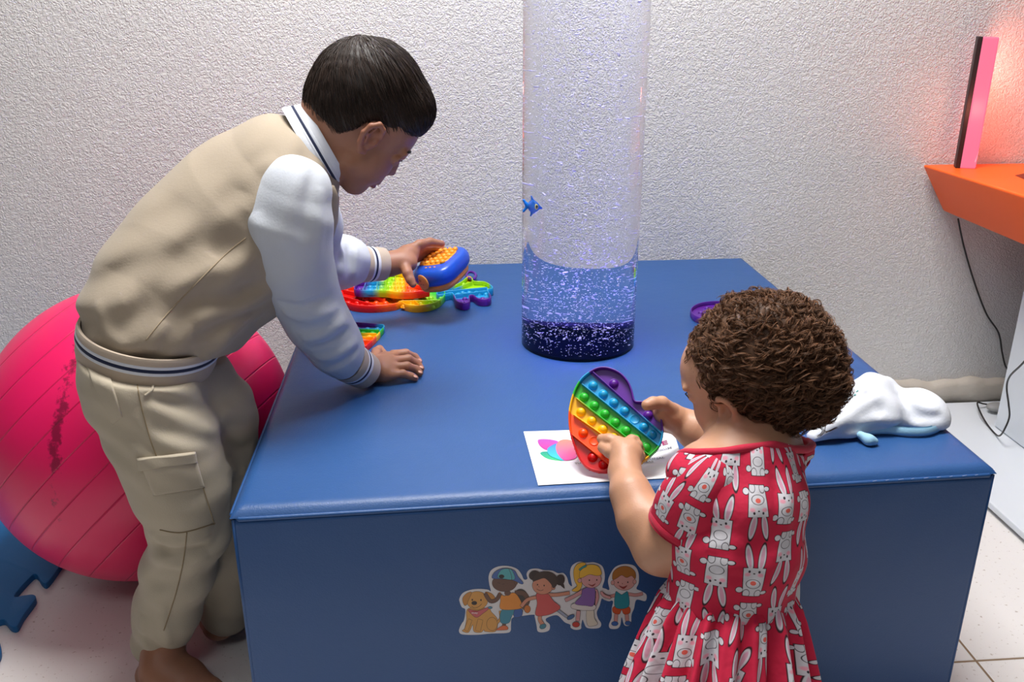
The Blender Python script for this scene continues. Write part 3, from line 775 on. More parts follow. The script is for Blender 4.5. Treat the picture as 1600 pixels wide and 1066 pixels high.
popit('heart_popping_toy', 'rainbow striped heart shaped bubble popping toy held up by the toddler', hf, h2, .013, [(rd2[i], rd2[i + 1]) for i in (0, 2, 4, 6, 8)], px2d(hf, hb), .0066, hrb, HM, flip=(6, 23))

z2 = lambda pts: [(440 + p[0] / 3.947, 350 + p[1] / 3.947) for p in pts]
def flat_popit(name, label, z, out, hgt, bubbles, cols, ramp_a, ramp_b, ridges=(), br=.006, cat='toy', group=None, zz=z2, soft=.012):
    fr = face_frame((0, 1.9, z), (0, 0, 1)); o2 = crom(px2d(fr, zz(out)), 5)
    a, b_ = px2d(fr, zz([ramp_a, ramp_b])); d = b_ - a
    rbf = lambda p: float(np.clip(np.dot(p - a, d) / d.dot(d), 0, 1))
    m = rainbow_mat(name + '_silicone', bands(cols, soft))
    rr = px2d(fr, zz([q for r in ridges for q in r])) if ridges else []
    return popit(name, label, fr, o2, hgt, [(rr[i], rr[i + 1]) for i in range(0, len(rr), 2)], [p for p in px2d(fr, zz(bubbles)) if in_poly(p[0], p[1], o2)], br, rbf, m, group=group)
ZT = H + .0165
LG, Rd2 = (150, 206, 16), (214, 14, 10)
grid = lambda x0, x1, nx, y0, y1, ny, sk=0: [(x0 + (x1 - x0) * i / (nx - 1) + sk * j, y0 + (y1 - y0) * j / max(1, ny - 1)) for j in range(ny) for i in range(nx)]
flat_popit('wavy_popping_toy', 'red, orange and yellow wavy bubble popping toy, lowest in the toy pile', ZT,
    [(322, 402), (345, 370), (400, 356), (480, 352), (600, 350), (760, 352), (900, 372), (985, 395), (1010, 425), (990, 455), (950, 482), (890, 498), (820, 503), (762, 493), (738, 478), (700, 490), (620, 501), (520, 504), (430, 492), (365, 462)], .016,
    grid(365, 545, 4, 405, 405, 1) + grid(400, 690, 6, 440, 440, 1) + grid(410, 640, 5, 466, 466, 1) + grid(440, 600, 4, 486, 486, 1) + grid(735, 980, 5, 466, 466, 1) + grid(755, 925, 4, 486, 486, 1) + grid(860, 980, 3, 436, 436, 1) + grid(400, 470, 2, 378, 378, 1),
    [Rd2, Rd2, Og, Ye, LG, Gn], (330, 520), (1030, 400), ridges=[((335, 395), (640, 460)), ((345, 372), (700, 420)), ((365, 440), (590, 500)), ((720, 478), (800, 440)), ((850, 495), (800, 452)), ((940, 482), (860, 440)), ((740, 470), (980, 468))], br=.0068, soft=.05)
flat_popit('rocket_popping_toy', 'rocket shaped rainbow bubble popping toy lying on top of the wavy one', ZT + .0185,
    [(447, 398), (462, 362), (480, 355), (560, 352), (632, 350), (645, 325), (660, 303), (700, 300), (745, 304), (772, 330), (800, 362), (850, 378), (912, 402), (870, 412), (780, 420), (700, 418), (640, 410), (560, 408), (490, 408)], .016,
    grid(480, 500, 2, 382, 382, 1) + grid(545, 615, 3, 368, 388, 2) + grid(660, 780, 4, 345, 395, 3, 6) + grid(690, 740, 2, 322, 322, 1) + grid(820, 850, 2, 396, 396, 1),
    [Pu, Cy, LG, Ye, Og, Rd2], (430, 395), (905, 400), ridges=[((520, 353), (500, 407)), ((590, 352), (585, 408)), ((642, 340), (640, 409)), ((700, 303), (705, 417)), ((760, 322), (775, 418))], br=.0062, soft=.05)
flat_popit('dinosaur_popping_toy', 'four-footed green, cyan and purple bubble popping toy at the right end of the pile', ZT + .001,
    [(958, 414), (1000, 402), (1060, 380), (1110, 352), (1150, 322), (1175, 330), (1188, 350), (1250, 354), (1296, 378), (1302, 396), (1272, 404), (1292, 444), (1270, 462), (1215, 460), (1180, 438), (1160, 442), (1158, 478), (1120, 488), (1075, 470), (1052, 425), (1010, 430), (962, 436)], .0165,
    grid(1090, 1260, 5, 412, 404, 1) + [(1080, 416), (1115, 462), (1240, 440), (1130, 440)] + grid(1030, 1200, 5, 402, 372, 1) + grid(1120, 1170, 2, 352, 346, 1),
    [Ye, LG, LG, Cy, Cy, Pu, Pu], (1050, 310), (1100, 490), ridges=[((975, 415), (1268, 388)), ((1075, 432), (1275, 408)), ((1060, 400), (1180, 352))], br=.0062, soft=.03)
rg = MB(); cc = [PL(*p, (0, 0, H + .014), (0, 0, 1)) for p in z2([(1150, 300), (1170, 296), (1190, 304), (1198, 320), (1188, 338), (1166, 340), (1148, 330), (1140, 314)])]
o = MB().tube(crom(cc, 4), .0035, 8, closed=True).obj('purple_ring', mat('purple_silicone', Pu, .4)); setk(o, 'small purple silicone ring lying at the far right of the toy pile', 'ring')
o.location.z += .0
flat_popit('square_popping_toy', 'square rainbow striped bubble popping toy half hidden by the boy’s resting sleeve', ZT - .003,
    [(245, 598), (330, 596), (480, 606), (610, 617), (632, 622), (628, 640), (575, 700), (530, 742), (510, 752), (400, 752), (250, 748), (130, 735), (128, 715), (180, 660), (225, 610)], .013,
    grid(290, 590, 6, 630, 632, 1) + grid(270, 560, 6, 655, 655, 1) + grid(250, 540, 6, 678, 678, 1) + grid(220, 510, 6, 700, 700, 1) + grid(200, 490, 6, 722, 722, 1),
    [Rd2, Og, Ye, Gn, Cy, Pu], (300, 752), (347, 600), ridges=[((212, 640), (602, 650)), ((195, 662), (585, 672)), ((180, 684), (565, 694)), ((160, 706), (545, 716))], br=.0055)
zi = lambda pts: pts
flat_popit('round_popping_toy', 'purple edged round bubble popping toy mostly hidden behind the toddler’s curls', H + .014,
    [(1079, 483), (1088, 475), (1105, 471), (1130, 470), (1155, 473), (1168, 482), (1160, 492), (1135, 498), (1105, 498), (1086, 493)], .0135,
    grid(1095, 1150, 5, 484, 484, 1) + grid(1105, 1145, 4, 477, 477, 1), [Gn, Cy, Pu, Pu], (1170, 490), (1080, 480), br=.0055, zz=zi)

# --- blue hand-held bubble game lifted by the boy
GL = nrm(RT * .45 + UP * .56 + FW * .69); GW = RT * .83 + UP * .02 - FW * .56; GW = nrm(GW - GL * np.dot(GW, GL)); GN = np.cross(GW, GL); GN = GN if GN[2] > 0 else -GN
GC = P(690, 416, 1.785); game = empty('handheld_popping_game', GC - GN * .03, 'blue handheld bubble game with orange buttons lifted in the boy’s far hand', 'toy')
G3 = lambda u, v_, n_: GC + GW * u + GL * v_ + GN * n_
def superbox(name, hw, hl, z0, z1, m, parent, rr=.035, e=.012, cw=0, cl=0):
    """pebble-shaped block with rounded plan and soft edges"""
    V, F = [], []; n = 72; rings = []
    for k in range(9):
        t = k / 8; a = pi * (t - .5); rings.append((e * (1 - cos(a)), (z0 + z1) / 2 + (z1 - z0) / 2 * sin(a)))
    for (ins, z_) in rings:
        for i in range(n):
            q = 2 * pi * i / n; cx, cy = cos(q), sin(q); p = 3.2
            r = 1 / (abs(cx) ** p + abs(cy) ** p) ** (1 / p)
            V.append(G3(cw + cx * r * (hw - ins), cl + cy * r * (hl - ins), z_))
    for k in range(8):
        for i in range(n): F.append((k * n + i, k * n + (i + 1) % n, (k + 1) * n + (i + 1) % n, (k + 1) * n + i))
    F += [tuple(range(n))[::-1], tuple(range(8 * n, 9 * n))]
    o = obj(name, V, F, m, parent); o.data.polygons[-1].use_smooth = False; return o
GB = mat('game_blue_plastic', (28, 84, 196), .28); GO = mat('game_orange', (250, 160, 40), .4)
superbox('game_body', .050, .060, -.020, .017, GB, game)
superbox('lower_shell', .044, .052, -.034, -.012, mat('game_tan_orange', (214, 142, 66), .4), game, cl=-.004)
superbox('button_panel', .0350, .0345, .010, .0185, GO, game, e=.002, cw=-.004, cl=.0085)
for j in range(5):
    for i in range(5):
        ellmesh('bubble', G3((i - 2) * .0130 - .004, .0085 + (j - 2) * .0128, .0183), (.0060, .0060, .0056), GO, game, [GW, GL, GN], 16)
for i in range(3): ellmesh('small_button', G3((i - 1) * .011 , -.034, .0166), (.0034, .002, .0012), GO, game, [GW, GL, GN], 10)
bc_ = G3(-.012, -.0585, -.003); BN = nrm(-GL * .92 - GW * .28 + GN * .1); bx = nrm(np.cross(BN, GN)); by = np.cross(BN, bx)
ellmesh('badge', bc_, (.0190, .0165, .0035), mat('badge_orange', (226, 150, 70), .45), game, [bx, by, BN], 28)
DK = mat('dark_print', (60, 44, 30), .6)
mb = MB(); q_ = bc_ + BN * .0036
for a_, b_ in (((-.006, .003), (-.003, .004)), ((.002, .003), (.005, .004)), ((-.001, -.006), (.002, -.002)), ((.0035, -.007), (.006, -.003))):
    mb.tube([q_ + bx * a_[0] + by * a_[1], q_ + bx * b_[0] + by * b_[1]], .0005, 5)
mb.obj('badge_face', DK, game)

# ------------------------------------------------------------------ printed sheet under the heart
zs = H + .0009
pc = [Z(818, 675, zs), Z(841, 759, zs), Z(1073, 746, zs), Z(1046, 668, zs)]
PW = mat('white_paper', (240, 241, 244), .4)
V, F = [], []; n_ = 30
def sheet(u, v_, dz=0):
    p = (pc[0] * (1 - u) + pc[3] * u) * (1 - v_) + (pc[1] * (1 - u) + pc[2] * u) * v_
    lift = .012 * max(0, u - .84) ** 1.6 * 18 * (1 - v_ * .6) + .0006
    return np.array([p[0], p[1], p[2] + lift + dz])
for s_ in (0, -.0004):
    V += [sheet(i / n_, j / n_, s_) for j in range(n_ + 1) for i in range(n_ + 1)]
K = (n_ + 1) ** 2
for j in range(n_):
    for i in range(n_):
        a = j * (n_ + 1) + i; F += [(a, a + n_ + 1, a + n_ + 2, a + 1), (K + a, K + a + 1, K + a + n_ + 2, K + a + n_ + 1)]
sh_ = empty('printed_sheet', sheet(.5, .5), 'white printed paper sheet with petal logo lying under the heart toy', 'paper')
obj('sheet', V, F, PW, sh_)
# logo petals and lettering are printed: thin ink shapes following the sheet
A_, B_ = (pc[3] - pc[0]), (pc[1] - pc[0]); wA, wB = np.linalg.norm(A_), np.linalg.norm(B_)
def uv_of(px, py):
    q = Z(px, py, zs) - pc[0]; M_ = np.array([[A_[0], B_[0]], [A_[1], B_[1]]]); return np.linalg.solve(M_, q[:2])
ink = {}
def petal(name, pts, rgb0, rgb1, lev):
    mp = [uv_of(*p) for p in crom(z5(pts), 5)]; c = sum(mp) / len(mp); V = [sheet(c[0], c[1], .00025 * lev)] + [sheet(p[0], p[1], .00025 * lev) for p in mp]
    F = [(0, 1 + i, 1 + (i + 1) % len(mp)) for i in range(len(mp))]
    m = rainbow_mat(name + '_ink', [(0, rgb0), (1, rgb1)], .4); ys = np.array([v_[1] for v_ in V]); a = (ys.max() - ys) / (ys.max() - ys.min())
    obj(name, V, [f[::-1] for f in F], m, sh_, attrs={'rb': a})
petal('green_petal', [(218, 728), (235, 712), (290, 712), (350, 735), (400, 780), (330, 778), (265, 762)], (20, 150, 130), (60, 190, 120), 1)
petal('magenta_petal', [(196, 632), (215, 618), (290, 620), (360, 640), (350, 690), (270, 702), (215, 670)], (170, 70, 170), (200, 60, 150), 2)
petal('blue_petal', [(272, 695), (310, 665), (350, 655), (400, 700), (410, 780), (350, 768), (290, 740)], (60, 130, 220), (40, 200, 225), 3)
petal('coral_petal', [(340, 670), (370, 630), (430, 624), (500, 650), (530, 710), (500, 765), (440, 782), (395, 775), (350, 725)], (250, 130, 100), (232, 80, 165), 4)
def text_on(name, s, f3, size, m, parent, ext=0.0, sx=1.0):
    """f3 maps flat text coordinates (metres) to the surface it is printed on"""
    cu = bpy.data.curves.new('t', 'FONT'); cu.body = s; cu.size = size; cu.extrude = ext; cu.resolution_u = 3; cu.offset = size * .02
    to = bpy.data.objects.new('t', cu); COL.objects.link(to); bpy.context.view_layer.update()
    me = bpy.data.meshes.new_from_object(to); V = [f3(v_.co.x * sx, v_.co.y) for v_ in me.vertices]; F = [tuple(p.vertices) for p in me.polygons]
    bpy.data.objects.remove(to); bpy.data.curves.remove(cu); bpy.data.meshes.remove(me)
    return obj(name, V, F, m, parent, False)
def on_sheet(px, py):
    u0 = uv_of(*z5([(px, py)])[0]); return lambda x, y: sheet(u0[0] + x / wA, u0[1] - y / wB, .0012)
CR = mat('crimson_ink', (150, 24, 84), .5); GY = mat('grey_ink', (120, 122, 130), .5)
text_on('headline', 'SE', on_sheet(1128, 684), .0175, CR, sh_, sx=1.15)
text_on('print_line', 'NUBSIM', on_sheet(1096, 724), .0085, GY, sh_, sx=1.1)
text_on('print_line', 'SIONAL', on_sheet(1062, 786), .0075, GY, sh_, sx=1.2)
text_on('print_line', 'SIMAS', on_sheet(1030, 810), .0065, GY, sh_, sx=1.2)
text_on('print_line', 'TU', on_sheet(496, 812), .006, GY, sh_, sx=1.2)

# ------------------------------------------------------------------ white baby hat on the right of the block
def hat():
    root = empty('baby_hat', Z(1400, 678, H), 'white cloth baby sun hat with pale blue trim lying on the right of the block', 'hat')
    Y0 = Z(1380, 684, H)[1]
    v = Vol(.0028)
    def q(px, py, dy): return P(px, py, Y0 + dy)
    v.chain([q(1270, 682, -.004), q(1300, 660, .01), q(1345, 612, .05)], [.004, .008, .010], k=.02, side=(.2, 1, 0), w=1.6)
    v.chain([q(1270, 682, -.004), q(1320, 668, .01), q(1360, 655, .03)], [.004, .013, .020], k=.03)
    v.chain([q(1345, 618, .06), q(1362, 604, .09), q(1385, 602, .10)], [.014, .017, .016], k=.02)
    v.ell(q(1362, 640, .06), (.045, .05, .036), k=.03)
    v.ell(q(1420, 645, .07), (.050, .055, .038), k=.02)
    v.ell(q(1448, 648, .05), (.030, .045, .031), k=.02)
    v.rc(q(1398, 606, .02), q(1405, 640, .0), .004, .002, k=.012, op='s')
    v.fn(lambda x, y, z: .0022 * np.sin(70 * x + 40 * z + 25 * y + 1.5 * np.sin(60 * z)) * np.sin(38 * x - 60 * y + 50 * z))
    v.folds([([(1290, 668), (1340, 640), (1380, 615)], .004, .010), ([(1400, 612), (1425, 640), (1440, 660)], -.004, .008), ([(1415, 625), (1445, 635), (1470, 640)], .004, .009), ([(1420, 648), (1450, 652), (1474, 650)], -.004, .007),
      ([(1340, 662), (1380, 655), (1420, 662)], .004, .009), ([(1350, 610), (1365, 635), (1380, 650)], -.003, .010), ([(1310, 674), (1360, 668), (1400, 670)], -.003, .007)])
    v.plane((0, 0, H + .004), (0, 0, -1), k=.004)
    o = v.obj('hat_crown', mat('white_cotton', (220, 224, 232), .85, bump=(260, .4, .001)), root)
    bv = bvh_of(o)
    # blue trim follows the near lower edge: a folded strip
    trim = mat('pale_blue_trim', (160, 208, 232), .8, bump=(300, .3, .001))
    top_, mid_, bot_ = [], [], []
    path = crom([(1264, 682), (1290, 686), (1320, 684), (1350, 681), (1385, 679), (1420, 682), (1450, 681), (1470, 673), (1482, 660)], 6, False)
    for i, p in enumerate(path):
        g2 = Z(p[0], p[1], H + .0015); hh = .0125 * min(1, (i + 1) / 8)
        top_.append(g2 + np.array([0, .0025, hh])); mid_.append(g2 + np.array([0, -.0025, hh * .5])); bot_.append(g2)
    n = len(path); V = top_ + mid_ + bot_ + [p + np.array([0, .004, 0]) for p in bot_] + [p + np.array([0, .004, 0]) for p in top_]
    F = [(r_ * n + i, (r_ + 1) * n + i, (r_ + 1) * n + i + 1, r_ * n + i + 1) for r_ in range(4) for i in range(n - 1)]
    obj('trim', V, F, trim, root)
    v = Vol(.002); v.chain([Z(1345, 680, H + .012), Z(1358, 688, H + .008), Z(1366, 690, H + .006)], [.006, .008, .006], k=.006); v.plane((0, 0, H + .0012), (0, 0, -1), .002)
    v.obj('chin_tie', trim, root)
    v = MB(); h_, nn = hit(bv, 1334, 620)
    for dx_, c_ in ((0, (120, 200, 200)), (6, (110, 150, 120))):
        for k in range(3):
            h_, nn = hit(bv, 1332 + dx_ * .6 + k * 2, 622 - dx_ - k * 3)
            if h_ is not None: v.tube([h_, h_ + np.array([.0035, .0012, .0028 * (1 if k % 2 else -.3)])], .0009, 5)
    if v.V: v.obj('embroidery', mat('mint_thread', (120, 190, 185), .7), root)
hat()

# ------------------------------------------------------------------ sticker of children on the front of the block
FN = nrm(np.cross((0, 0, 1.0), FR - FL)); FN = FN if FN[1] < 0 else -FN
Z8 = 5.161
ST = {}
def stmat(c):
    if c not in ST: ST[c] = mat('sticker_ink_%d' % len(ST), c, .45)
    return ST[c]
st_m, st_V, st_F, st_I = [], [], [], []
ORI = np.array([FL[0], FL[1], 0]) + FN * .0004
def S3(x, y, lev): return PL(700 + x / Z8, 860 + y / Z8, ORI + FN * .000010 * lev, FN)
LEV = [1]
def sfill(pts, c, smooth=True, out=0.0, oc=(52, 38, 30)):
    pp = crom(pts, 5) if smooth else [np.array(p, float) for p in pts]
    if out:
        ctr = sum(pp) / len(pp); K = len(pp); a = sum(pp[i][0] * pp[(i + 1) % K][1] - pp[(i + 1) % K][0] * pp[i][1] for i in range(K)); s = 1 if a > 0 else -1
        big = []
        for i in range(K):
            t = pp[(i + 1) % K] - pp[i - 1]; l = np.linalg.norm(t) + 1e-6; big.append(pp[i] + np.array([t[1], -t[0]]) / l * out * s)
        sfill(big, oc, False)
    m = stmat(c)
    if m not in st_m: st_m.append(m)
    LEV[0] += 1; o = len(st_V)
    V = [S3(p[0], p[1], LEV[0]) for p in pp]; st_V.extend(V); st_F.append(tuple(range(o, o + len(V)))); st_I.append(st_m.index(m))
def sell(cx, cy, rx, ry, c, rot=0, out=2.5):
    sfill([(cx + rx * cos(t) * cos(rot) - ry * sin(t) * sin(rot), cy + rx * cos(t) * sin(rot) + ry * sin(t) * cos(rot)) for t in [2 * pi * i / 14 for i in range(14)]], c, True, out)
def slimb(pts, w, c, out=2.5):
    pp = crom(pts, 4, False); L_, R2 = [], []
    for i, p in enumerate(pp):
        t = nrm(np.append(pp[min(i + 1, len(pp) - 1)] - pp[max(i - 1, 0)], 0))[:2]; nn = np.array([-t[1], t[0]]) * w; L_.append(p + nn); R2.append(p - nn)
    sfill(L_ + R2[::-1], c, False, out)
def sline(pts, w=1.6, c=(52, 38, 30)): slimb(pts, w, c, 0)
def flush(name, label, group):
    global st_m, st_V, st_F, st_I
    V = np.array(st_V); F = []; 
    o = obj(name, V, st_F, st_m, None, False, st_I)
    bm = bmesh.new(); bm.from_mesh(o.data); bmesh.ops.triangulate(bm, faces=bm.faces)
    for f in bm.faces:
        if f.normal.dot(Vector(FN)) < 0: f.normal_flip()
    bm.to_mesh(o.data); bm.free(); o.data.update()
    setk(o, label, 'sticker', group); st_m, st_V, st_F, st_I = [], [], [], []; LEV[0] = 1; return o
WHT = (214, 214, 216)
# main sheet: dog and three children
sfill([(90, 660), (92, 630), (112, 590), (130, 560), (140, 480), (112, 460), (95, 420), (92, 390), (120, 345), (180, 320), (250, 312), (320, 318), (345, 330), (332, 270), (328, 210), (350, 160), (410, 130), (490, 128), (555, 150), (590, 190), (612, 235), (640, 230), (634, 190), (660, 155), (720, 148), (770, 160), (840, 165), (885, 185), (930, 185), (960, 220), (975, 270), (1000, 290), (990, 230), (985, 170), (1005, 120), (1060, 92), (1120, 100), (1180, 98), (1240, 125), (1262, 180), (1262, 240), (1245, 300), (1275, 312), (1310, 340), (1320, 395), (1300, 412), (1260, 400), (1240, 390), (1222, 450), (1200, 500), (1210, 550), (1235, 590), (1225, 622), (1180, 632), (1120, 625), (1098, 590), (1085, 560), (1075, 600), (1070, 635), (1025, 642), (990, 625), (985, 600), (940, 580), (880, 525), (800, 545), (790, 570), (820, 600), (815, 645), (770, 662), (725, 655), (715, 610), (700, 540), (690, 520), (600, 530), (520, 545), (508, 600), (505, 650), (470, 668), (350, 672), (240, 682), (120, 680)], WHT)
DG, SK1, SK2 = (208, 150, 70), (104, 72, 58), (206, 140, 112)
# dog
sfill([(165, 470), (150, 560), (135, 630), (115, 650), (165, 662), (200, 600), (210, 655), (265, 662), (290, 640), (300, 655), (380, 655), (400, 600), (395, 550), (350, 500), (320, 470)], DG, out=2.5)
slimb([(385, 600), (410, 570), (425, 540), (420, 490)], 9, DG); sell(355, 595, 42, 52, DG)
slimb([(262, 560), (240, 650)], 20, DG); slimb([(180, 560), (145, 648)], 15, DG)
sell(235, 405, 85, 72, DG); sfill([(190, 340), (150, 350), (118, 390), (130, 440), (150, 440), (165, 400)], (190, 130, 56), out=2.5); sfill([(300, 340), (350, 350), (380, 390), (350, 425), (325, 400)], (190, 130, 56), out=2.5)
sell(212, 426, 20, 14, (40, 30, 28)); sell(196, 400, 6, 8, (40, 30, 28), out=0); sell(266, 402, 6, 8, (40, 30, 28), out=0)
sline([(190, 452), (215, 465), (250, 455), (272, 432)]); 
sfill([(165, 478), (240, 490), (322, 462), (320, 480), (280, 510), (232, 542), (190, 515)], (198, 92, 98), out=2.5); sell(340, 464, 16, 8, (70, 140, 170))
# boy with cap
slimb([(600, 370), (640, 410), (600, 470)], 20, (110, 84, 66)); sell(585, 390, 60, 75, (58, 52, 50)); slimb([(540, 345), (610, 350), (640, 400), (600, 450)], 18, SK1)
sell(640, 475, 24, 30, (200, 116, 40)); slimb([(455, 580), (448, 625)], 13, SK1); sfill([(390, 640), (440, 610), (475, 615), (478, 640), (400, 645)], (214, 108, 60), out=2.5)
sfill([(440, 480), (590, 475), (590, 520), (545, 540), (520, 520), (490, 585), (425, 580)], (56, 136, 160), out=2.5); sfill([(540, 480), (595, 478), (592, 530), (535, 540)], (50, 90, 160), out=2.5)
sfill([(415, 340), (450, 370), (500, 350), (545, 350), (590, 420), (585, 470), (430, 475), (425, 400)], (222, 140, 46), out=2.5)
slimb([(420, 350), (390, 400), (340, 410), (300, 350)], 14, SK1); sell(480, 345, 26, 22, SK1, out=0)
sell(455, 265, 98, 68, SK1); sell(548, 262, 12, 16, SK1); sline([(400, 262), (420, 268)]); sline([(435, 275), (455, 272)])
sfill([(358, 225), (375, 180), (430, 150), (490, 148), (540, 170), (565, 215), (605, 262), (590, 272), (530, 244), (440, 232)], (70, 104, 168), out=2.5)
sfill([(400, 215), (430, 160), (490, 150), (520, 170), (535, 235), (440, 228)], (84, 170, 176), out=2.5); sell(432, 212, 22, 16, (40, 34, 34), out=0)
sline([(490, 150), (510, 200), (515, 240)])
# girl in red
slimb([(745, 520), (740, 560), (765, 600)], 14, SK2); sell(765, 615, 26, 18, (64, 130, 150), -.4); slimb([(880, 480), (960, 540)], 10, (150, 160, 180)); sell(990, 540, 32, 15, (60, 100, 150), -.5)
slimb([(715, 380), (640, 400), (590, 455)], 13, SK2); slimb([(800, 360), (880, 360), (980, 345)], 13, SK2)
sfill([(715, 350), (800, 350), (850, 410), (905, 460), (860, 500), (790, 525), (708, 522), (720, 430)], (204, 84, 82), out=2.5)
sell(700, 205, 46, 38, (56, 44, 40)); sell(905, 240, 34, 42, (56, 44, 40), .2); sfill([(930, 270), (940, 310), (905, 280)], (56, 44, 40))
sell(765, 285, 84, 70, SK2); sell(850, 300, 14, 18, SK2)
sfill([(685, 250), (700, 205), (760, 175), (830, 180), (875, 215), (880, 270), (850, 305), (830, 270), (780, 225), (720, 240)], (62, 48, 42), out=2)
sell(722, 278, 5, 7, (40, 30, 28), out=0); sell(775, 285, 5, 7, (40, 30, 28), out=0); sline([(715, 312), (745, 326), (770, 318)]); sline([(730, 290), (736, 298)])
# blonde girl
slimb([(1052, 490), (1045, 570)], 15, (206, 150, 150)); sell(1032, 600, 28, 20, (196, 56, 46)); sfill([(1120, 480), (1170, 480), (1180, 550), (1205, 590), (1180, 608), (1125, 602)], (214, 206, 190), out=2.5)
sfill([(1110, 110), (1050, 110), (1015, 160), (1020, 240), (1040, 290), (1000, 325), (1050, 330), (1080, 280), (1070, 200)], (226, 178, 60), out=2.5)
slimb([(1100, 320), (1020, 370), (945, 405)], 13, (206, 150, 150)); slimb([(1190, 320), (1205, 380), (1185, 440)], 12, (206, 150, 150)); slimb([(1185, 330), (1178, 440)], 7, (40, 50, 80))
sfill([(1020, 430), (1175, 440), (1180, 480), (1080, 484), (996, 465)], (214, 208, 206), out=2.5)
sfill([(1090, 315), (1180, 305), (1175, 440), (1110, 446), (1025, 430), (1075, 370)], (132, 96, 166), out=2.5)
sell(1155, 235, 80, 68, (212, 158, 156)); sell(1062, 245, 14, 16, (212, 158, 156))
sfill([(1060, 215), (1075, 150), (1140, 118), (1210, 130), (1238, 190), (1200, 205), (1140, 195), (1085, 220)], (230, 184, 66), out=2.5)
slimb([(1060, 160), (1085, 140), (1115, 125)], 7, (60, 150, 150)); sell(1140, 242, 5, 7, (40, 30, 28), out=0); sell(1200, 240, 5, 7, (40, 30, 28), out=0)
sfill([(1130, 272), (1160, 282), (1190, 268), (1165, 292)], (150, 60, 56), out=1)
slimb([(1235, 335), (1255, 365), (1310, 385)], 10, (212, 158, 156))
stick = flush('cartoon_sticker', 'long sticker of a dog and three cartoon children on the front of the block', None)
bnt = lambda x, y: S3(188 + x * 5200, 508 - y * 5200, 90) if False else PL(700 + (190 + x * 6000) / Z8, 860 + (508 - y * 6000) / Z8, ORI + FN * .010, FN)
def dogtext(x, y): return S3(190 + x * 5600, 512 - y * 5600, 140)
o = text_on('bandana_lettering', 'muay', dogtext, .0042, mat('white_ink', (225, 210, 210), .5), stick)
# boy piece, partly behind the toddler
sfill([(1290, 250), (1310, 190), (1350, 135), (1420, 112), (1500, 125), (1535, 180), (1538, 260), (1520, 310), (1560, 330), (1600, 360), (1590, 410), (1520, 400), (1500, 470), (1480, 520), (1475, 590), (1450, 610), (1420, 600), (1400, 540), (1390, 600), (1365, 632), (1310, 632), (1298, 600), (1320, 540), (1320, 470), (1330, 410), (1280, 408), (1220, 370), (1218, 325), (1250, 305), (1300, 320)], WHT)
slimb([(1355, 360), (1290, 375), (1240, 345)], 12, (206, 146, 140)); slimb([(1440, 350), (1510, 362), (1570, 350)], 12, (206, 146, 140))
slimb([(1358, 500), (1352, 580)], 14, (206, 146, 140)); slimb([(1440, 500), (1445, 570)], 14, (206, 146, 140)); sell(1345, 592, 26, 17, (56, 100, 170)); sell(1452, 588, 24, 16, (56, 100, 170))
sfill([(1340, 455), (1455, 455), (1465, 505), (1420, 515), (1400, 480), (1380, 515), (1332, 500)], (206, 84, 40), out=2.5)
sfill([(1352, 340), (1375, 345), (1400, 360), (1425, 345), (1450, 340), (1455, 455), (1350, 460)], (40, 142, 158), out=2.5)
sell(1420, 250, 88, 72, (212, 158, 150)); sell(1328, 262, 13, 17, (212, 158, 150)); sell(1505, 255, 13, 17, (212, 158, 150))
sfill([(1328, 235), (1335, 175), (1390, 135), (1460, 135), (1508, 175), (1510, 230), (1480, 205), (1440, 220), (1400, 200), (1360, 225)], (170, 112, 48), out=2.5)
sell(1372, 260, 5, 7, (40, 30, 28), out=0); sell(1450, 258, 5, 7, (40, 30, 28), out=0); sfill([(1378, 285), (1412, 296), (1445, 284), (1415, 312)], (150, 60, 56), out=1); sline([(1405, 265), (1408, 274)])
flush('cartoon_sticker', 'sticker of a brown-haired cartoon boy in teal top, partly behind the toddler’s dress', None)
sfill([(2780, 190), (2820, 175), (2838, 240), (2836, 420), (2820, 470), (2780, 460)], WHT)
flush('cartoon_sticker', 'white edge of another sticker peeking out right of the toddler’s dress', None)

# ================================================================== people
def skin_mat(name, rgb, red, rough=.48):
    m, N, L, b = new_mat(name)
    a = N.new('ShaderNodeAttribute'); a.attribute_name = 'tint'
    mx = N.new('ShaderNodeMix'); mx.data_type = 'RGBA'; L.new(a.outputs['Fac'], mx.inputs[0])
    mx.inputs[6].default_value = lin(rgb); mx.inputs[7].default_value = lin(red)
    tc = N.new('ShaderNodeTexCoord'); n = N.new('ShaderNodeTexNoise'); n.inputs['Scale'].default_value = 28; n.inputs['Detail'].default_value = 5; L.new(tc.outputs['Object'], n.inputs['Vector'])
    m2 = N.new('ShaderNodeMix'); m2.data_type = 'RGBA'; m2.blend_type = 'MULTIPLY'; m2.inputs[0].default_value = 1
    rp = N.new('ShaderNodeMapRange'); rp.inputs[3].default_value = .86; rp.inputs[4].default_value = 1.12; L.new(n.outputs[0], rp.inputs[0])
    L.new(mx.outputs[2], m2.inputs[6]); L.new(rp.outputs[0], m2.inputs[7]); L.new(m2.outputs[2], b.inputs['Base Color'])
    b.inputs['Roughness'].default_value = rough
    b.inputs['Subsurface Weight'].default_value = .18; b.inputs['Subsurface Radius'].default_value = (.010, .004, .002); b.inputs['Subsurface Scale'].default_value = .6
    bp = N.new('ShaderNodeBump'); bp.inputs['Strength'].default_value = .2; bp.inputs['Distance'].default_value = .0008
    n2 = N.new('ShaderNodeTexNoise'); n2.inputs['Scale'].default_value = 420; L.new(tc.outputs['Object'], n2.inputs['Vector']); L.new(n2.outputs[0], bp.inputs['Height']); L.new(bp.outputs[0], b.inputs['Normal'])
    return m
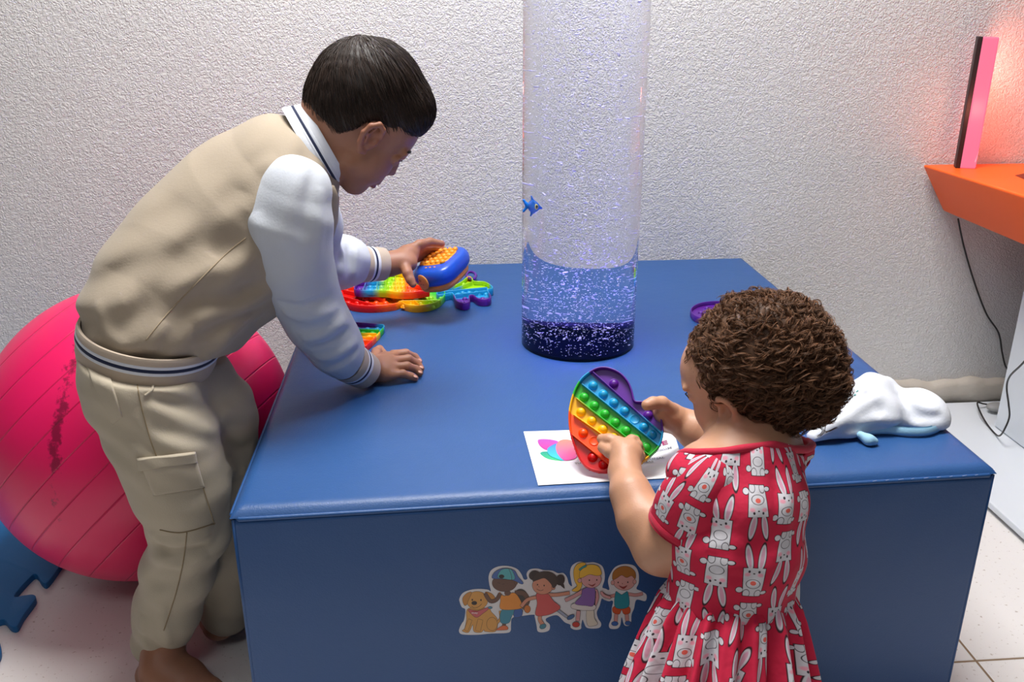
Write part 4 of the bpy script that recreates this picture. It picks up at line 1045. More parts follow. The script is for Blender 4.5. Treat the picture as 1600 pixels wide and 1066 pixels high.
def cloth(name, rgb, rough=.88, sc=420, **kw):
    m = mat(name, rgb, rough, bump=(sc, .35, .0008), noise=(14, .05), **kw)
    m.node_tree.nodes['Principled BSDF'].inputs['Sheen Weight'].default_value = .12
    return m
def hair_mat(name, rgb, rough=.42):
    m, N, L, b = new_mat(name); a = N.new('ShaderNodeAttribute'); a.attribute_name = 'hv'
    r = N.new('ShaderNodeValToRGB'); L.new(a.outputs['Fac'], r.inputs[0]); L.new(r.outputs[0], b.inputs['Base Color'])
    r.color_ramp.elements[0].color = lin([c * .68 for c in rgb]); r.color_ramp.elements[1].color = lin([min(255, c * 1.35) for c in rgb])
    b.inputs['Roughness'].default_value = rough; b.inputs['Specular IOR Level'].default_value = .35
    return m
def frame(f, u):
    f = nrm(f); u = np.array(u, float); u = nrm(u - f * np.dot(u, f)); return np.array([f, np.cross(u, f), u])   # rows: forward, left, up
def tube_batch(paths, r, hv):
    """many hair strands as one mesh; paths (S,K,3)"""
    S, K, _ = paths.shape; t = np.gradient(paths, axis=1); t /= np.linalg.norm(t, axis=2, keepdims=True) + 1e-9
    ref = np.tile(np.array([.31, .17, .93]), (S, K, 1)); x = np.cross(t, ref); x /= np.linalg.norm(x, axis=2, keepdims=True) + 1e-9; y = np.cross(t, x)
    rr = r * np.concatenate([np.full(K - 2, 1.0), [.7, .15]])[None, :, None]
    V = np.stack([paths + rr * (x * cos(a) + y * sin(a)) for a in (0, 2 * pi / 3, 4 * pi / 3)], 2).reshape(-1, 3)
    base = (np.arange(S)[:, None, None] * K + np.arange(K - 1)[None, :, None]) * 3; j = np.arange(3)[None, None, :]
    F = np.stack([base + j, base + (j + 1) % 3, base + 3 + (j + 1) % 3, base + 3 + j], 3).reshape(-1, 4)
    return V, F, np.repeat(hv, K * 3)
def sample_surf(V, F, n):
    a, b_, c, d = [V[F[:, i]] for i in range(4)]; A = np.linalg.norm(np.cross(c - a, d - b_), axis=1); p = A / A.sum()
    i = RNG.choice(len(F), n, p=p); u, v_ = RNG.random((n, 1)), RNG.random((n, 1))
    pt = (a[i] * (1 - u) + b_[i] * u) * (1 - v_) + (d[i] * (1 - u) + c[i] * u) * v_
    nn = np.cross(c[i] - a[i], d[i] - b_[i]); nn /= np.linalg.norm(nn, axis=1, keepdims=True) + 1e-12
    return pt, nn

# ------------------------------------------------------------------ THE BOY
boy = empty('person', (-.46, 1.35, 0), 'child in beige and white varsity jacket and khaki trousers leaning onto the blue block', 'person')
SK = skin_mat('boy_skin', (164, 114, 88), (160, 88, 80))
_o = P(573, 158, 1.41); _A, _B = radians(43), radians(14)
BF = frame((cos(_A) * cos(_B), cos(_A) * sin(_B), -sin(_A)), (sin(_A), .05, cos(_A)))
HB = lambda f, s, u: _o + BF[0] * f + BF[1] * s + BF[2] * u
SIDE = nrm((-.14, .99, 0))
v = Vol(.0019); RH = BF
v.ell(HB(.002, 0, 0), (.0855, .069, .0795), RH, k=.01)
v.ell(HB(-.022, 0, -.035), (.050, .052, .046), RH, k=.02)
v.ell(HB(.042, 0, -.050), (.050, .054, .062), RH, k=.02)
v.ell(HB(.036, 0, -.004), (.060, .057, .048), RH, k=.015)
v.ell(HB(.058, .026, -.066), (.030, .024, .032), RH, k=.018); v.ell(HB(.058, -.026, -.066), (.030, .024, .032), RH, k=.018)
v.rc(HB(.068, -.007, -.106), HB(.068, .007, -.106), .0165, k=.020)
v.rc(HB(.030, .040, -.085), HB(.062, .010, -.108), .012, k=.018); v.rc(HB(.030, -.040, -.085), HB(.062, -.010, -.108), .012, k=.018)
v.chain([HB(.088, 0, -.030), HB(.094, 0, -.045), HB(.0985, 0, -.057)], [.0050, .0058, .0078], k=.009)
v.ell(HB(.092, .0085, -.060), (.007, .006, .0055), RH, k=.005); v.ell(HB(.092, -.0085, -.060), (.007, .006, .0055), RH, k=.005)
v.ell(HB(.0865, 0, -.078), (.010, .021, .010), RH, k=.012)
v.ell(HB(.0915, 0, -.0835), (.0062, .017, .0040), RH, k=.003)
v.ell(HB(.0895, 0, -.0925), (.0068, .015, .0048), RH, k=.003)
for s_ in (1, -1):
    v.ell(HB(.094, .031 * s_, -.033), (.012, .013, .008), RH, k=.008, op='s')
    v.ell(HB(.079, .031 * s_, -.034), (.0120, .0145, .0105), RH, k=.003)
    v.chain([HB(.0885, .020 * s_, -.030), HB(.0895, .031 * s_, -.0265), HB(.083, .043 * s_, -.030)], [.0022, .0030, .0022], k=.003)
    v.chain([HB(.0870, .021 * s_, -.039), HB(.0875, .031 * s_, -.0415), HB(.082, .042 * s_, -.039)], [.0020, .0026, .0020], k=.003)
    v.rc(HB(.092, .016 * s_, -.019), HB(.086, .042 * s_, -.018), .0045, .0035, k=.010)
    # ears
    e = lambda f, u, o_=0: HB((f - .037) * .95 + .037 - .014, s_ * (.067 + o_), (u + .043) * .95 - .043 + .011)
    v.ell(e(.038, -.043, .001), (.015, .0045, .023), RH, k=.006)
    v.chain([e(.050, -.031, .002), e(.045, -.020, .007), e(.034, -.017, .011), e(.025, -.027, .014), e(.023, -.042, .013), e(.029, -.057, .009), e(.038, -.067, .004), e(.046, -.066, .001)],
            [.0032, .0036, .0038, .0040, .0038, .0040, .0048, .0040], k=.003)
    v.chain([e(.034, -.026, .009), e(.031, -.040, .009), e(.036, -.053, .007)], [.0022, .0026, .0022], k=.003)
    v.ell(e(.042, -.041, .009), (.0055, .006, .0085), RH, k=.003, op='s')
    v.ell(e(.050, -.044, .003), (.003, .004, .0055), RH, k=.003)
# neck and trunk
v.chain([HB(-.022, 0, -.055), P(490, 235, 1.40), P(452, 270, 1.40)], [.046, .047, .055], k=.02)
v.chain([P(452, 270, 1.40), P(350, 390, 1.37), P(244, 500, 1.29), P(228, 565, 1.27)], [.06, .070, .062, .050], k=.03, side=SIDE, w=1.25)
# near arm and hand resting on the block
wr = Z(583, 576, H + .027)
v.chain([P(452, 300, 1.29), P(466, 440, 1.355), P(556, 568, 1.415), wr], [.036, .030, .022, .0205], k=.015)
zf = lambda px, py, h_: Z(px, py, H + h_)
pw = [zf(590, 574, .024), zf(622, 572, .030)]
def finger(pts, r0, r1): 
    rs = list(np.linspace(r0, r1, len(pts))); v.chain(pts, rs, k=.0035)
v.chain([zf(584, 571, .027), zf(602, 561, .028), zf(615, 557, .026)], [.0155, .0108, .0090], k=.012)
v.chain([zf(584, 574, .026), zf(603, 569, .027), zf(615, 566, .026)], [.0160, .0115, .0094], k=.012)
v.chain([zf(584, 578, .023), zf(603, 576, .024), zf(614, 575, .023)], [.0155, .0115, .0092], k=.012)
v.chain([zf(584, 581, .019), zf(602, 584, .018), zf(612, 585, .017)], [.0145, .0115, .0090], k=.012)
finger([zf(614, 554, .027), zf(634, 552, .026), zf(648, 558, .014), zf(655, 565, .0070)], .0084, .0060)
finger([zf(615, 564, .028), zf(638, 561, .027), zf(652, 568, .015), zf(658, 576, .0072)], .0086, .0062)
finger([zf(613, 574, .025), zf(636, 572, .024), zf(650, 577, .013), zf(656, 583, .0070)], .0082, .0060)
finger([zf(610, 586, .018), zf(629, 584, .0175), zf(642, 588, .0105), zf(649, 591, .0066)], .0077, .0056)
finger([zf(586, 562, .020), zf(588, 550, .014), zf(593, 546, .010), zf(599, 551, .0075)], .0095, .0066)
# far arm and hand over the game
fw_ = P(608, 414, 1.745)
v.chain([P(470, 290, 1.53), P(478, 425, 1.66), P(560, 413, 1.72), fw_], [.036, .028, .023, .021], k=.015)
v.chain([fw_, P(630, 406, 1.755), P(642, 398, 1.765)], [.0205, .0205, .0165], k=.014)
v.chain([P(612, 410, 1.745), P(640, 412, 1.742)], [.020, .0150], k=.012)
def fg(pts, r0, r1): v.chain(pts, list(np.linspace(r0, r1, len(pts))), k=.0035)
v.chain([P(635, 393, 1.765), P(648, 389, 1.775)], [.013, .011], k=.01)
fg([P(640, 391, 1.768), P(655, 382, 1.778), P(672, 378, 1.790), P(690, 381, 1.800)], .0105, .0072)
fg([P(644, 396, 1.778), P(658, 388, 1.800), P(676, 385, 1.820), P(690, 388, 1.828)], .0098, .0070)
fg([P(644, 402, 1.782), P(656, 395, 1.806), P(670, 392, 1.825), P(684, 395, 1.832)], .0095, .0068)
fg([P(642, 408, 1.780), P(652, 404, 1.800), P(664, 402, 1.815), P(676, 405, 1.820)], .0085, .0060)
fg([P(632, 414, 1.735), P(637, 427, 1.716), P(641, 437, 1.708), P(645, 444, 1.704)], .0115, .0072)
# legs and feet
v.chain([P(228, 600, 1.23), P(275, 745, 1.225), P(300, 835, 1.24), P(255, 990, 1.27), Z(250, 1056, .04)], [.055, .050, .038, .031, .027], k=.03)
v.chain([P(300, 610, 1.33), P(362, 780, 1.325), P(352, 930, 1.345), Z(342, 975, .045)], [.050, .042, .032, .029], k=.03)
def foot(heel, yaw, L_=.178):
    d = np.array([cos(yaw), sin(yaw), 0]); s = np.array([-sin(yaw), cos(yaw), 0]); h = np.array([heel[0], heel[1], 0.0])
    K_ = lambda a, b_, c: h + d * a * L_ + s * b_ * L_ + np.array([0, 0, c])
    v.ell(K_(.03, 0, .026), (.028, .026, .026), k=.015)
    v.chain([K_(.16, 0, .055), K_(.40, .02, .036), K_(.62, .04, .022)], [.027, .024, .018], k=.02, side=s, w=1.25)
    v.chain([K_(.10, 0, .018), K_(.45, -.05, .015), K_(.66, -.10, .014)], [.017, .014, .013], k=.018)
    v.chain([K_(.55, .08, .018), K_(.70, .09, .015)], [.017, .0145], k=.012)
    for (b_, e_, r_) in ((.13, .99, .0105), (.045, .97, .0075), (-.02, .93, .0070), (-.08, .88, .0065), (-.135, .82, .0062)):
        v.chain([K_(.66, b_ * .8, .016), K_(e_ - .10, b_, .013), K_(e_, b_, r_ + .0005)], [r_ * 1.1, r_ * 1.02, r_ * .95], k=.003)
    v.plane((0, 0, .0008), (0, 0, -1), k=.003)
foot(Z(238, 1072, 0.0), radians(-26)); foot(Z(335, 990, 0), radians(50))
def boy_tint(V):
    t = np.zeros(len(V)); 
    def blob(c, r, w): 
        d = np.linalg.norm(V - c, axis=1); t[:] = np.maximum(t, w * np.clip(1.4 - d / r, 0, 1))
    for s_ in (-1, 0, 1): blob(HB(.093, .009 * s_, -.084), .0085, .8); blob(HB(.091, .009 * s_, -.093), .0085, .8)
    for s_ in (-1, 1): blob(HB(.035, s_ * .082, -.035), .03, .35); blob(HB(.075, s_ * .036, -.062), .03, .2)
    return t
body = v.obj('body', SK, boy, attrf=boy_tint)
ES = mat('eye_white', (232, 228, 224), .2); EI = mat('brown_iris', (48, 28, 18), .15)
for s_ in (-1, 1):
    c = HB(.0775, s_ * .031, -.0345); e_ = ellmesh('eye', c, (.0118,) * 3, ES, boy)
    d = nrm(BF[0] * .86 - BF[2] * .5); i_ = ellmesh('iris', c + d * .0098, (.0045, .0045, .003), EI, e_, [np.cross(d, BF[1]), BF[1], d], 14)
LB = mat('dark_lash', (26, 20, 18), .6)
for s_ in (-1, 1):
    mb = MB(); mb.tube([HB(.0945, s_ * .016, -.0175), HB(.0935, s_ * .028, -.0125), HB(.087, s_ * .043, -.0145)], [.0016, .0026, .0012], 6); mb.obj('eyebrow', LB, boy)
    mb = MB(); mb.tube([HB(.0900, s_ * .021, -.032), HB(.0925, s_ * .031, -.031), HB(.0855, s_ * .043, -.033)], [.0006, .0012, .0008], 6)
    mb.obj('eyelashes', LB, boy)
# fingernails
NL = mat('nail', (214, 160, 138), .3)
for a_ in (zf(656, 563, .0135), zf(658.5, 574, .014), zf(656.5, 581.5, .013), zf(649, 588.5, .0115)):
    ellmesh('fingernail', a_, (.0042, .0036, .0014), NL, boy, [nrm((.9, -.35, -.5)), nrm((.35, .9, 0)), nrm((.5, 0, .85))], 10)
# hair
BHM = hair_mat('dark_brown_hair', (48, 36, 30), .5)
hl_f = [-.12, -.070, -.045, -.016, -.002, .006, .016, .032, .038, .046, .051, .064, .100]
hl_u = [-.085, -.082, -.078, -.070, -.044, -.022, -.008, -.008, -.028, -.036, -.010, .002, .012]
def loc(x, y, z, o_, R): 
    x = x - o_[0]; y = y - o_[1]; z = z - o_[2]
    return [x * R[i][0] + y * R[i][1] + z * R[i][2] for i in range(3)]
def capcut(o_, R, hf_, hu_):
    def f(x, y, z):
        q = loc(x, y, z, o_, R); return (q[2] - np.interp(q[0], hf_, hu_)) * .6
    return f
v = Vol(.0022)
v.ell(HB(-.003, 0, .006), (.0890, .0725, .0875), RH, k=.01)
v.ell(HB(-.022, 0, -.034), (.054, .056, .050), RH, k=.02)
v.ell(HB(.054, 0, .034), (.041, .058, .040), RH, k=.02)
v.fn(lambda x, y, z: .0005 * np.sin(150 * x + 40 * np.sin(9 * y)) * np.sin(130 * z + 70 * y))
v._add([-9] * 3, [9] * 3, capcut(_o, RH, hl_f, hl_u), 's', .006)
# not over the face
v.ell(HB(.112, 0, -.050), (.045, .062, .066), RH, k=.006, op='s')
HVf, HFf = v.mesh()
def strands(V, F, n, K, L0, L1, flow, lift, r, curl=None, keep=None):
    p, nn = sample_surf(V, F, n)
    if keep is not None: m_ = keep(p, nn); p, nn = p[m_], nn[m_]
    S = len(p); Ls = L0 + (L1 - L0) * RNG.random(S); out = [p - nn * .001]; d = flow(p, nn)
    for k in range(1, K):
        prev = out[-1]; d = flow(prev, nn); d = d - nn * (d * nn).sum(1, keepdims=True) * .9; d /= np.linalg.norm(d, axis=1, keepdims=True) + 1e-9
        q = prev + d * (Ls / K)[:, None]
        out.append(q + nn * (lift / K))
    return np.stack(out, 1)
def outside(o, ctr):
    bv = bvh_of(o)
    def k(p, nn):
        out = np.zeros(len(p), bool)
        for i in range(len(p)):
            l_, n_, _, d_ = bv.find_nearest(Vector(p[i])); q = np.array(l_) - p[i]
            out[i] = (-q).dot(np.array(n_)) > .0004 and nn[i].dot(p[i] - ctr) > 0
        return out
    return k
crown = HB(-.045, .01, .070)
def bflow(p, nn):
    d = p - crown; d = d / (np.linalg.norm(d, axis=1, keepdims=True) + 1e-6)
    return d * .6 + BF[0] * .75 - BF[2] * .25 + RNG.normal(0, .10, p.shape)
ctr = HB(0, 0, 0)
def reproj(paths, V, F, off):
    bv = BVHTree.FromPolygons([tuple(q) for q in V], [tuple(int(i) for i in f) for f in F])
    S, K, _ = paths.shape
    for s_ in range(S):
        for k in range(1, K):
            h_ = bv.find_nearest(Vector(paths[s_, k]))
            if h_[0] is not None: paths[s_, k] = np.array(h_[0]) + np.array(h_[1]) * off[s_] * (k / (K - 1)) ** .7
    return paths
pt = strands(HVf, HFf, 5200, 7, .022, .042, bflow, .002, .0004, keep=outside(body, _o)); pt = reproj(pt, HVf, HFf, .0006 + .0022 * RNG.random(len(pt)))
SV, SF, SA = tube_batch(pt, .00042, RNG.random(len(pt)))
allV = np.concatenate([HVf, SV]); allF = np.concatenate([HFf, SF + len(HVf)])
obj('hair', allV, allF, BHM, boy, attrs={'hv': np.concatenate([np.full(len(HVf), .12), SA])})
# --- jacket
BE = cloth('beige_fleece', (165, 151, 132), sc=300); WHC = cloth('white_fleece', (196, 201, 209), sc=300); NV = cloth('navy_knit', (24, 34, 66)); RB = cloth('beige_rib_knit', (186, 170, 152)); WK = cloth('white_knit', (222, 226, 234))
RC = P(237, 520, 1.285); RA = nrm(P(345, 547, 1.285) - P(128, 498, 1.285)); RN_ = nrm(np.cross(RA, SIDE)); RN_ = RN_ if RN_[2] < 0 else -RN_
v = Vol(.0030)
ts = dict(k=.05, side=SIDE)
v.rc(P(440, 262, 1.40), P(398, 312, 1.40), .078, .098, w=1.42, **ts)
v.rc(P(398, 312, 1.40), P(338, 380, 1.375), .098, .105, w=1.28, **ts)
v.rc(P(338, 380, 1.375), P(282, 440, 1.335), .105, .103, w=1.22, **ts)
v.rc(P(282, 440, 1.335), P(232, 494, 1.29), .103, .093, w=1.20, **ts)
v.rc(P(448, 300, 1.41), P(452, 350, 1.41), .066, .062, w=1.6, k=.04, side=SIDE)
v.rc(P(350, 440, 1.36), P(328, 484, 1.33), .077, .068, w=1.35, k=.04, side=SIDE)
v.rc(P(455, 355, 1.42), P(405, 440, 1.41), .055, .050, w=1.7, k=.04, side=SIDE)
# soft folds: gathers towards the armpit, sag above the waistband
def jf(x, y, z):
    a = x * .62 - z * .78
    return .0032 * np.sin(46 * (x * .5 + z * .85) + 9 * np.sin(11 * a) + 3 * y) * np.clip((.86 - z) * 6, 0, 1) + .0014 * np.sin(95 * (x - z) + 20 * y)
v.fn(jf)
v.folds([([(432, 452), (375, 480), (300, 502)], .006, .013), ([(434, 436), (360, 460), (285, 478)], -.005, .012), ([(420, 475), (370, 515), (335, 552)], .005, .012), ([(408, 480), (352, 506), (300, 530)], -.004, .010),
  ([(395, 400), (300, 430), (215, 452)], .004, .020), ([(384, 372), (290, 425), (190, 470)], -.005, .018), ([(388, 330), (350, 370), (330, 400)], -.004, .014), ([(150, 470), (170, 520), (200, 545)], .004, .010), ([(260, 500), (240, 535), (235, 548)], .004, .009), ([(438, 250), (400, 270), (380, 300)], .003, .014)])
v.plane(RC + RN_ * .005, RN_, k=.006)
nk = P(478, 222, 1.405); nax = nrm(HB(-.02, 0, -.05) - P(440, 285, 1.40))
v.plane(P(487, 214, 1.40), nrm(nax * .85 + np.array([.35, 0, .1])), k=.012)
jk = v.obj('jacket_body', BE, boy); jb = bvh_of(jk)
mb = MB(); seam(mb, [(228, 532), (262, 490), (310, 440), (352, 398), (384, 372)], jb, .0011, .0); mb.obj('side_seam', cloth('beige_seam', (160, 142, 116)), boy)
rows = [(-.006, .005, 1.02, 1.02, 0), (.005, .0095, 1.02, 1.02, 1), (.0095, .0145, 1.02, 1.02, 2), (.0145, .0195, 1.02, 1.01, 1), (.0195, .044, 1.01, .975, 0)]
ringband('waistband', RC, RN_, RA, .0965, .1185, rows, [RB, WK, NV], boy, n=160, rib=.0015)
# sleeves: near (white, bent at the elbow) and far
def sleeve(pts, rs, folds, k=.03, cut=None, fs=1.0):
    v = Vol(.0026); v.chain(pts, rs, k=k)
    v.fn(lambda x, y, z: fs * .0014 * np.sin(60 * x + 30 * y + 42 * z + 2 * np.sin(40 * z)))
    v.folds(folds)
    if cut is not None: v.plane(*cut, k=.004)
    return v.obj('sleeve', WHC, boy)
c1 = P(561, 575, 1.427); cx1 = nrm(P(583, 578, 1.447) - P(546, 556, 1.405)); cut1 = P(539, 563, 1.404)
sl1 = sleeve([P(462, 297, 1.300), P(449, 345, 1.30), P(455, 400, 1.32), P(470, 450, 1.345), P(497, 500, 1.37), P(522, 540, 1.39), P(543, 564, 1.408)],
       [.050, .058, .055, .049, .045, .040, .036],
       [([(432, 470), (470, 480), (515, 462)], -.005, .008), ([(440, 485), (480, 498), (530, 478)], .005, .009), ([(470, 530), (505, 522), (540, 500)], .006, .009), ([(480, 545), (515, 535), (548, 512)], -.005, .007),
        ([(492, 560), (525, 555), (560, 530)], .005, .008), ([(505, 578), (535, 566), (562, 545)], -.004, .006), ([(470, 262), (452, 320), (440, 380)], .003, .012), ([(490, 262), (480, 320), (470, 390)], -.004, .009), ([(500, 290), (500, 340), (495, 420)], .003, .010),
        ([(400, 330), (405, 380), (425, 430)], .003, .012)], cut=(cut1, cx1))
rows = [(-.036, -.022, 1.05, 1.04, 0), (-.022, -.0175, 1.04, 1.03, 1), (-.0175, -.013, 1.03, 1.02, 2), (-.013, -.007, 1.02, 1.01, 1), (-.007, .016, 1.01, .97, 0)]
sd1 = nrm(np.cross(cx1, (0, 0, 1)))
ringband('cuff', c1, cx1, sd1, .0350, .0325, rows, [RB, WK, NV], boy, n=72, rib=.001, th=.006)
c2 = P(588, 413, 1.733); cx2 = nrm(P(620, 411, 1.75) - P(540, 411, 1.69))
sl2 = sleeve([P(480, 300, 1.49), P(482, 350, 1.56), P(486, 405, 1.64), P(512, 410, 1.67), P(540, 408, 1.69), P(562, 412, 1.712)], [.050, .052, .050, .045, .043, .037],
       [([(530, 380), (534, 410), (530, 440)], .005, .008), ([(544, 380), (546, 410), (544, 440)], -.004, .006), ([(556, 384), (556, 410), (554, 438)], .004, .006)], cut=(P(562, 412, 1.712), cx2))
ringband('cuff', c2, cx2, nrm(np.cross(cx2, (0, 0, 1))), .0325, .0335, rows, [RB, WK, NV], boy, n=72, rib=.001, th=.006)
# collar: knitted ring round the neck
CC = P(484, 232, 1.402); cn = nrm(np.array([.80, .16, .40])); ca = nrm(P(522, 300, 1.40) - P(452, 176, 1.40))
rows = [(-.006, .004, 1.06, 1.03, 0), (.004, .0075, 1.03, 1.01, 1), (.0075, .0115, 1.01, .99, 2), (.0115, .016, .99, .97, 1), (.016, .027, .97, .92, 0)]
ringband('collar', CC, cn, ca, .066, .064, rows, [WK, WK, NV, RB], boy, n=96, rib=.001, th=.006)
mb = MB(); mb.tube([P(519, 292, 1.335), P(522, 308, 1.345), P(520, 345, 1.36), P(511, 382, 1.37)], [.004, .008, .008, .006], 8); mb.obj('jacket_placket', RB, boy)
# --- trousers
KH = cloth('khaki_twill', (178, 167, 147), sc=500); KS = cloth('khaki_stitch', (140, 122, 92))
v = Vol(.0028); kw = dict(k=.03)
v.rc(P(222, 545, 1.275), P(222, 600, 1.27), .081, .075, w=1.30, side=SIDE, k=.03)
v.chain([P(213, 600, 1.225), P(259, 690, 1.22), P(281, 760, 1.22), P(297, 828, 1.235), P(279, 890, 1.25), P(262, 950, 1.265), P(250, 1002, 1.28)], [.0755, .0705, .0665, .054, .052, .049, .0455], **kw)
v.chain([P(285, 590, 1.32), P(328, 650, 1.325), P(356, 760, 1.325), P(364, 850, 1.33), P(352, 958, 1.350)], [.072, .067, .056, .047, .042], **kw)
def pf(x, y, z):
    w = np.clip(1 - np.abs(z - .50) * 9, 0, 1); kn = np.clip(1 - np.abs(z - .27) * 9, 0, 1); an = np.clip((.16 - z) * 9, 0, 1)
    return .45 * (-.0040 * np.sin(120 * z + 45 * x + 2.5 * np.sin(30 * x)) * w - .0055 * np.sin(105 * z - 50 * x + 2 * np.sin(22 * x)) * kn - .0045 * np.sin(110 * z + 60 * x) * an
            + .0018 * np.sin(50 * z + 60 * x + 35 * y))
v.fn(pf)
v.folds([([(228, 600), (280, 612), (318, 604)], .005, .010), ([(226, 618), (280, 634), (325, 640)], -.005, .009), ([(222, 632), (275, 655), (332, 672)], .006, .011), ([(230, 665), (290, 684), (338, 690)], -.005, .010), ([(150, 560), (170, 600), (210, 640)], .003, .012),
  ([(236, 828), (262, 846), (330, 835)], .007, .012), ([(236, 850), (275, 862), (325, 852)], -.007, .009), ([(232, 868), (285, 882), (325, 862)], .006, .011), ([(228, 905), (270, 915), (310, 905)], -.003, .012),
  ([(214, 985), (240, 1008), (262, 1020)], -.005, .008), ([(250, 940), (258, 985), (262, 1012)], .005, .009), ([(225, 960), (222, 990), (232, 1018)], .004, .009), ([(345, 640), (370, 650), (400, 645)], .005, .012), ([(345, 680), (370, 700), (395, 700)], -.005, .011), ([(350, 730), (370, 740), (385, 735)], .005, .011)])
a_ = P(250, 1034, 1.27); b_ = P(345, 985, 1.34)
def hems(x, y, z):
    near = y < 1.315 - (x + .47) * .1
    z1 = a_[2] + (x - a_[0]) * .22; z2_ = b_[2] + (x - b_[0]) * .05
    return np.where(near, z - z1, z - z2_) + x * 0 + y * 0
v._add([-9] * 3, [9] * 3, hems, 's', .004)
wc = RC + RN_ * .034; v.plane(wc, -RN_, k=.004)
tr_ = v.obj('trousers', KH, boy); tb = bvh_of(tr_)
patch('cargo_pocket', [(218, 722), (304, 708), (320, 762), (240, 775)], tb, .003, KH, boy, puff=.003)
patch('pocket_flap', [(214, 716), (305, 706), (308, 722), (216, 734)], tb, .0065, KH, boy)
patch('back_pocket', [(128, 560), (164, 562), (192, 652), (176, 664)], tb, .0028, KH, boy)
mb = MB(); seam(mb, [(212, 590), (222, 640), (236, 690), (246, 716)], tb, .0008, .0004); mb.obj('trouser_seam', KS, boy)
mb = MB(); seam(mb, [(292, 832), (286, 880), (274, 930), (256, 985)], tb, .0009, .0004); mb.obj('trouser_seam', KS, boy)
mb = MB(); seam(mb, [(222, 582), (236, 594), (238, 608), (226, 618)], tb, .0020, .0006); mb.obj('front_pocket_edge', KH, boy)
mb = MB(); seam(mb, [(316, 758), (326, 790), (335, 820)], tb, .0008, .0004); mb.obj('trouser_seam', KS, boy)
mb = MB(); seam(mb, [(250, 828), (285, 832), (336, 818)], tb, .0010, .0004); mb.obj('trouser_seam', KS, boy)

# ------------------------------------------------------------------ THE TODDLER
tod = empty('person', (.33, .93, 0), 'curly-haired toddler in red rabbit print dress standing at the block holding the heart toy', 'person')
TS = skin_mat('toddler_skin', (192, 144, 114), (196, 120, 100))
_t = P(1176, 567, 1.03); TF = frame((-.80, .46, -.34), (-.26, .08, .95))
HT = lambda f, s, u: _t + TF[0] * f + TF[1] * s + TF[2] * u
TSD = nrm((-.80, -.60, 0)); TFW = nrm((-.60, .80, 0))
v = Vol(.0018); RH = TF
v.ell(_t, (.084, .068, .074), RH, k=.01)
v.ell(HT(-.022, 0, -.020), (.058, .058, .050), RH, k=.02)
v.ell(HT(.040, 0, -.036), (.045, .050, .048), RH, k=.02)
v.ell(HT(.038, 0, .004), (.055, .054, .045), RH, k=.015)
for s_ in (1, -1):
    v.ell(HT(.052, .030 * s_, -.048), (.030, .027, .028), RH, k=.015)
    v.ell(HT(.090, .028 * s_, -.018), (.010, .012, .007), RH, k=.008, op='s'); v.ell(HT(.0752, .028 * s_, -.019), (.0108, .013, .0095), RH, k=.004)
    v.rc(HT(.089, .014 * s_, -.005), HT(.082, .040 * s_, -.004), .0035, k=.008)
    e = lambda f, u, o_=0: HT(f * 1.1 + .024, s_ * (.0635 + o_), (u + .036) * 1.1 - .033)
    v.ell(e(.004, -.036, .002), (.012, .004, .019), RH, k=.005)
    v.chain([e(.014, -.024, .002), e(.008, -.017, .008), e(-.001, -.018, .013), e(-.007, -.028, .014), e(-.007, -.040, .012), e(-.001, -.052, .008), e(.007, -.056, .003)], [.003, .0034, .0037, .0038, .0037, .0042, .0040], k=.003)
    v.ell(e(.006, -.034, .008), (.0048, .005, .008), RH, k=.003, op='s')
v.chain([HT(.079, 0, -.016), HT(.082, 0, -.027), HT(.0845, 0, -.034)], [.0040, .0050, .0064], k=.009)
v.ell(HT(.080, .007, -.036), (.006, .005, .0045), RH, k=.004); v.ell(HT(.080, -.007, -.036), (.006, .005, .0045), RH, k=.004)
v.ell(HT(.081, 0, -.050), (.010, .018, .010), RH, k=.010); v.ell(HT(.0855, 0, -.0535), (.006, .014, .0042), RH, k=.003); v.ell(HT(.0835, 0, -.0605), (.006, .012, .0048), RH, k=.003)
v.rc(HT(.064, -.006, -.076), HT(.064, .006, -.076), .0145, k=.018)
v.chain([HT(-.012, 0, -.045), P(1172, 690, .985), P(1168, 730, .965)], [.040, .037, .048], k=.02)
v.chain([P(1165, 735, .965), P(1152, 830, .93), P(1142, 940, .915), P(1140, 1010, .905)], [.058, .060, .064, .066], k=.03, side=TSD, w=1.15)
v.rc(P(1100, 735, .945), P(1215, 705, 1.000), .033, .030, k=.03)
# near arm
ew = P(976, 738, 1.052)
v.chain([P(1098, 752, .935), P(1052, 842, .945), P(1030, 856, .955)], [.037, .0330, .0300], k=.02)
v.chain([P(1030, 856, .955), P(1002, 810, .985), P(985, 770, 1.015), ew], [.0315, .0290, .0235, .0200], k=.018)
hp = lambda px, py, d: PL(px, py, HC, HN) + HN * d
v.chain([ew, hp(975, 715, .020), hp(968, 704, .018)], [.0195, .0175, .0130], k=.012)
v.chain([ew, hp(986, 713, .016), hp(986, 704, .014)], [.017, .0145, .0105], k=.010)
def tfin(pts, r0, r1): v.chain(pts, list(np.linspace(r0, r1, len(pts))), k=.003)
tfin([hp(966, 697, .018), hp(953, 692, .016), hp(941, 689, .010)], .0094, .0074)
tfin([hp(966, 716, .022), hp(954, 711, .020), hp(943, 703, .013)], .0100, .0082)
tfin([hp(980, 698, .015), hp(987, 691, .010), hp(992, 690, .004), hp(996, 700, -.010)], .0084, .0064)
tfin([hp(987, 703, .012), hp(996, 698, .008), hp(1002, 704, -.008)], .0080, .0062)
tfin([hp(990, 712, .010), hp(1000, 712, .002), hp(1002, 716, -.008)], .0076, .0060)
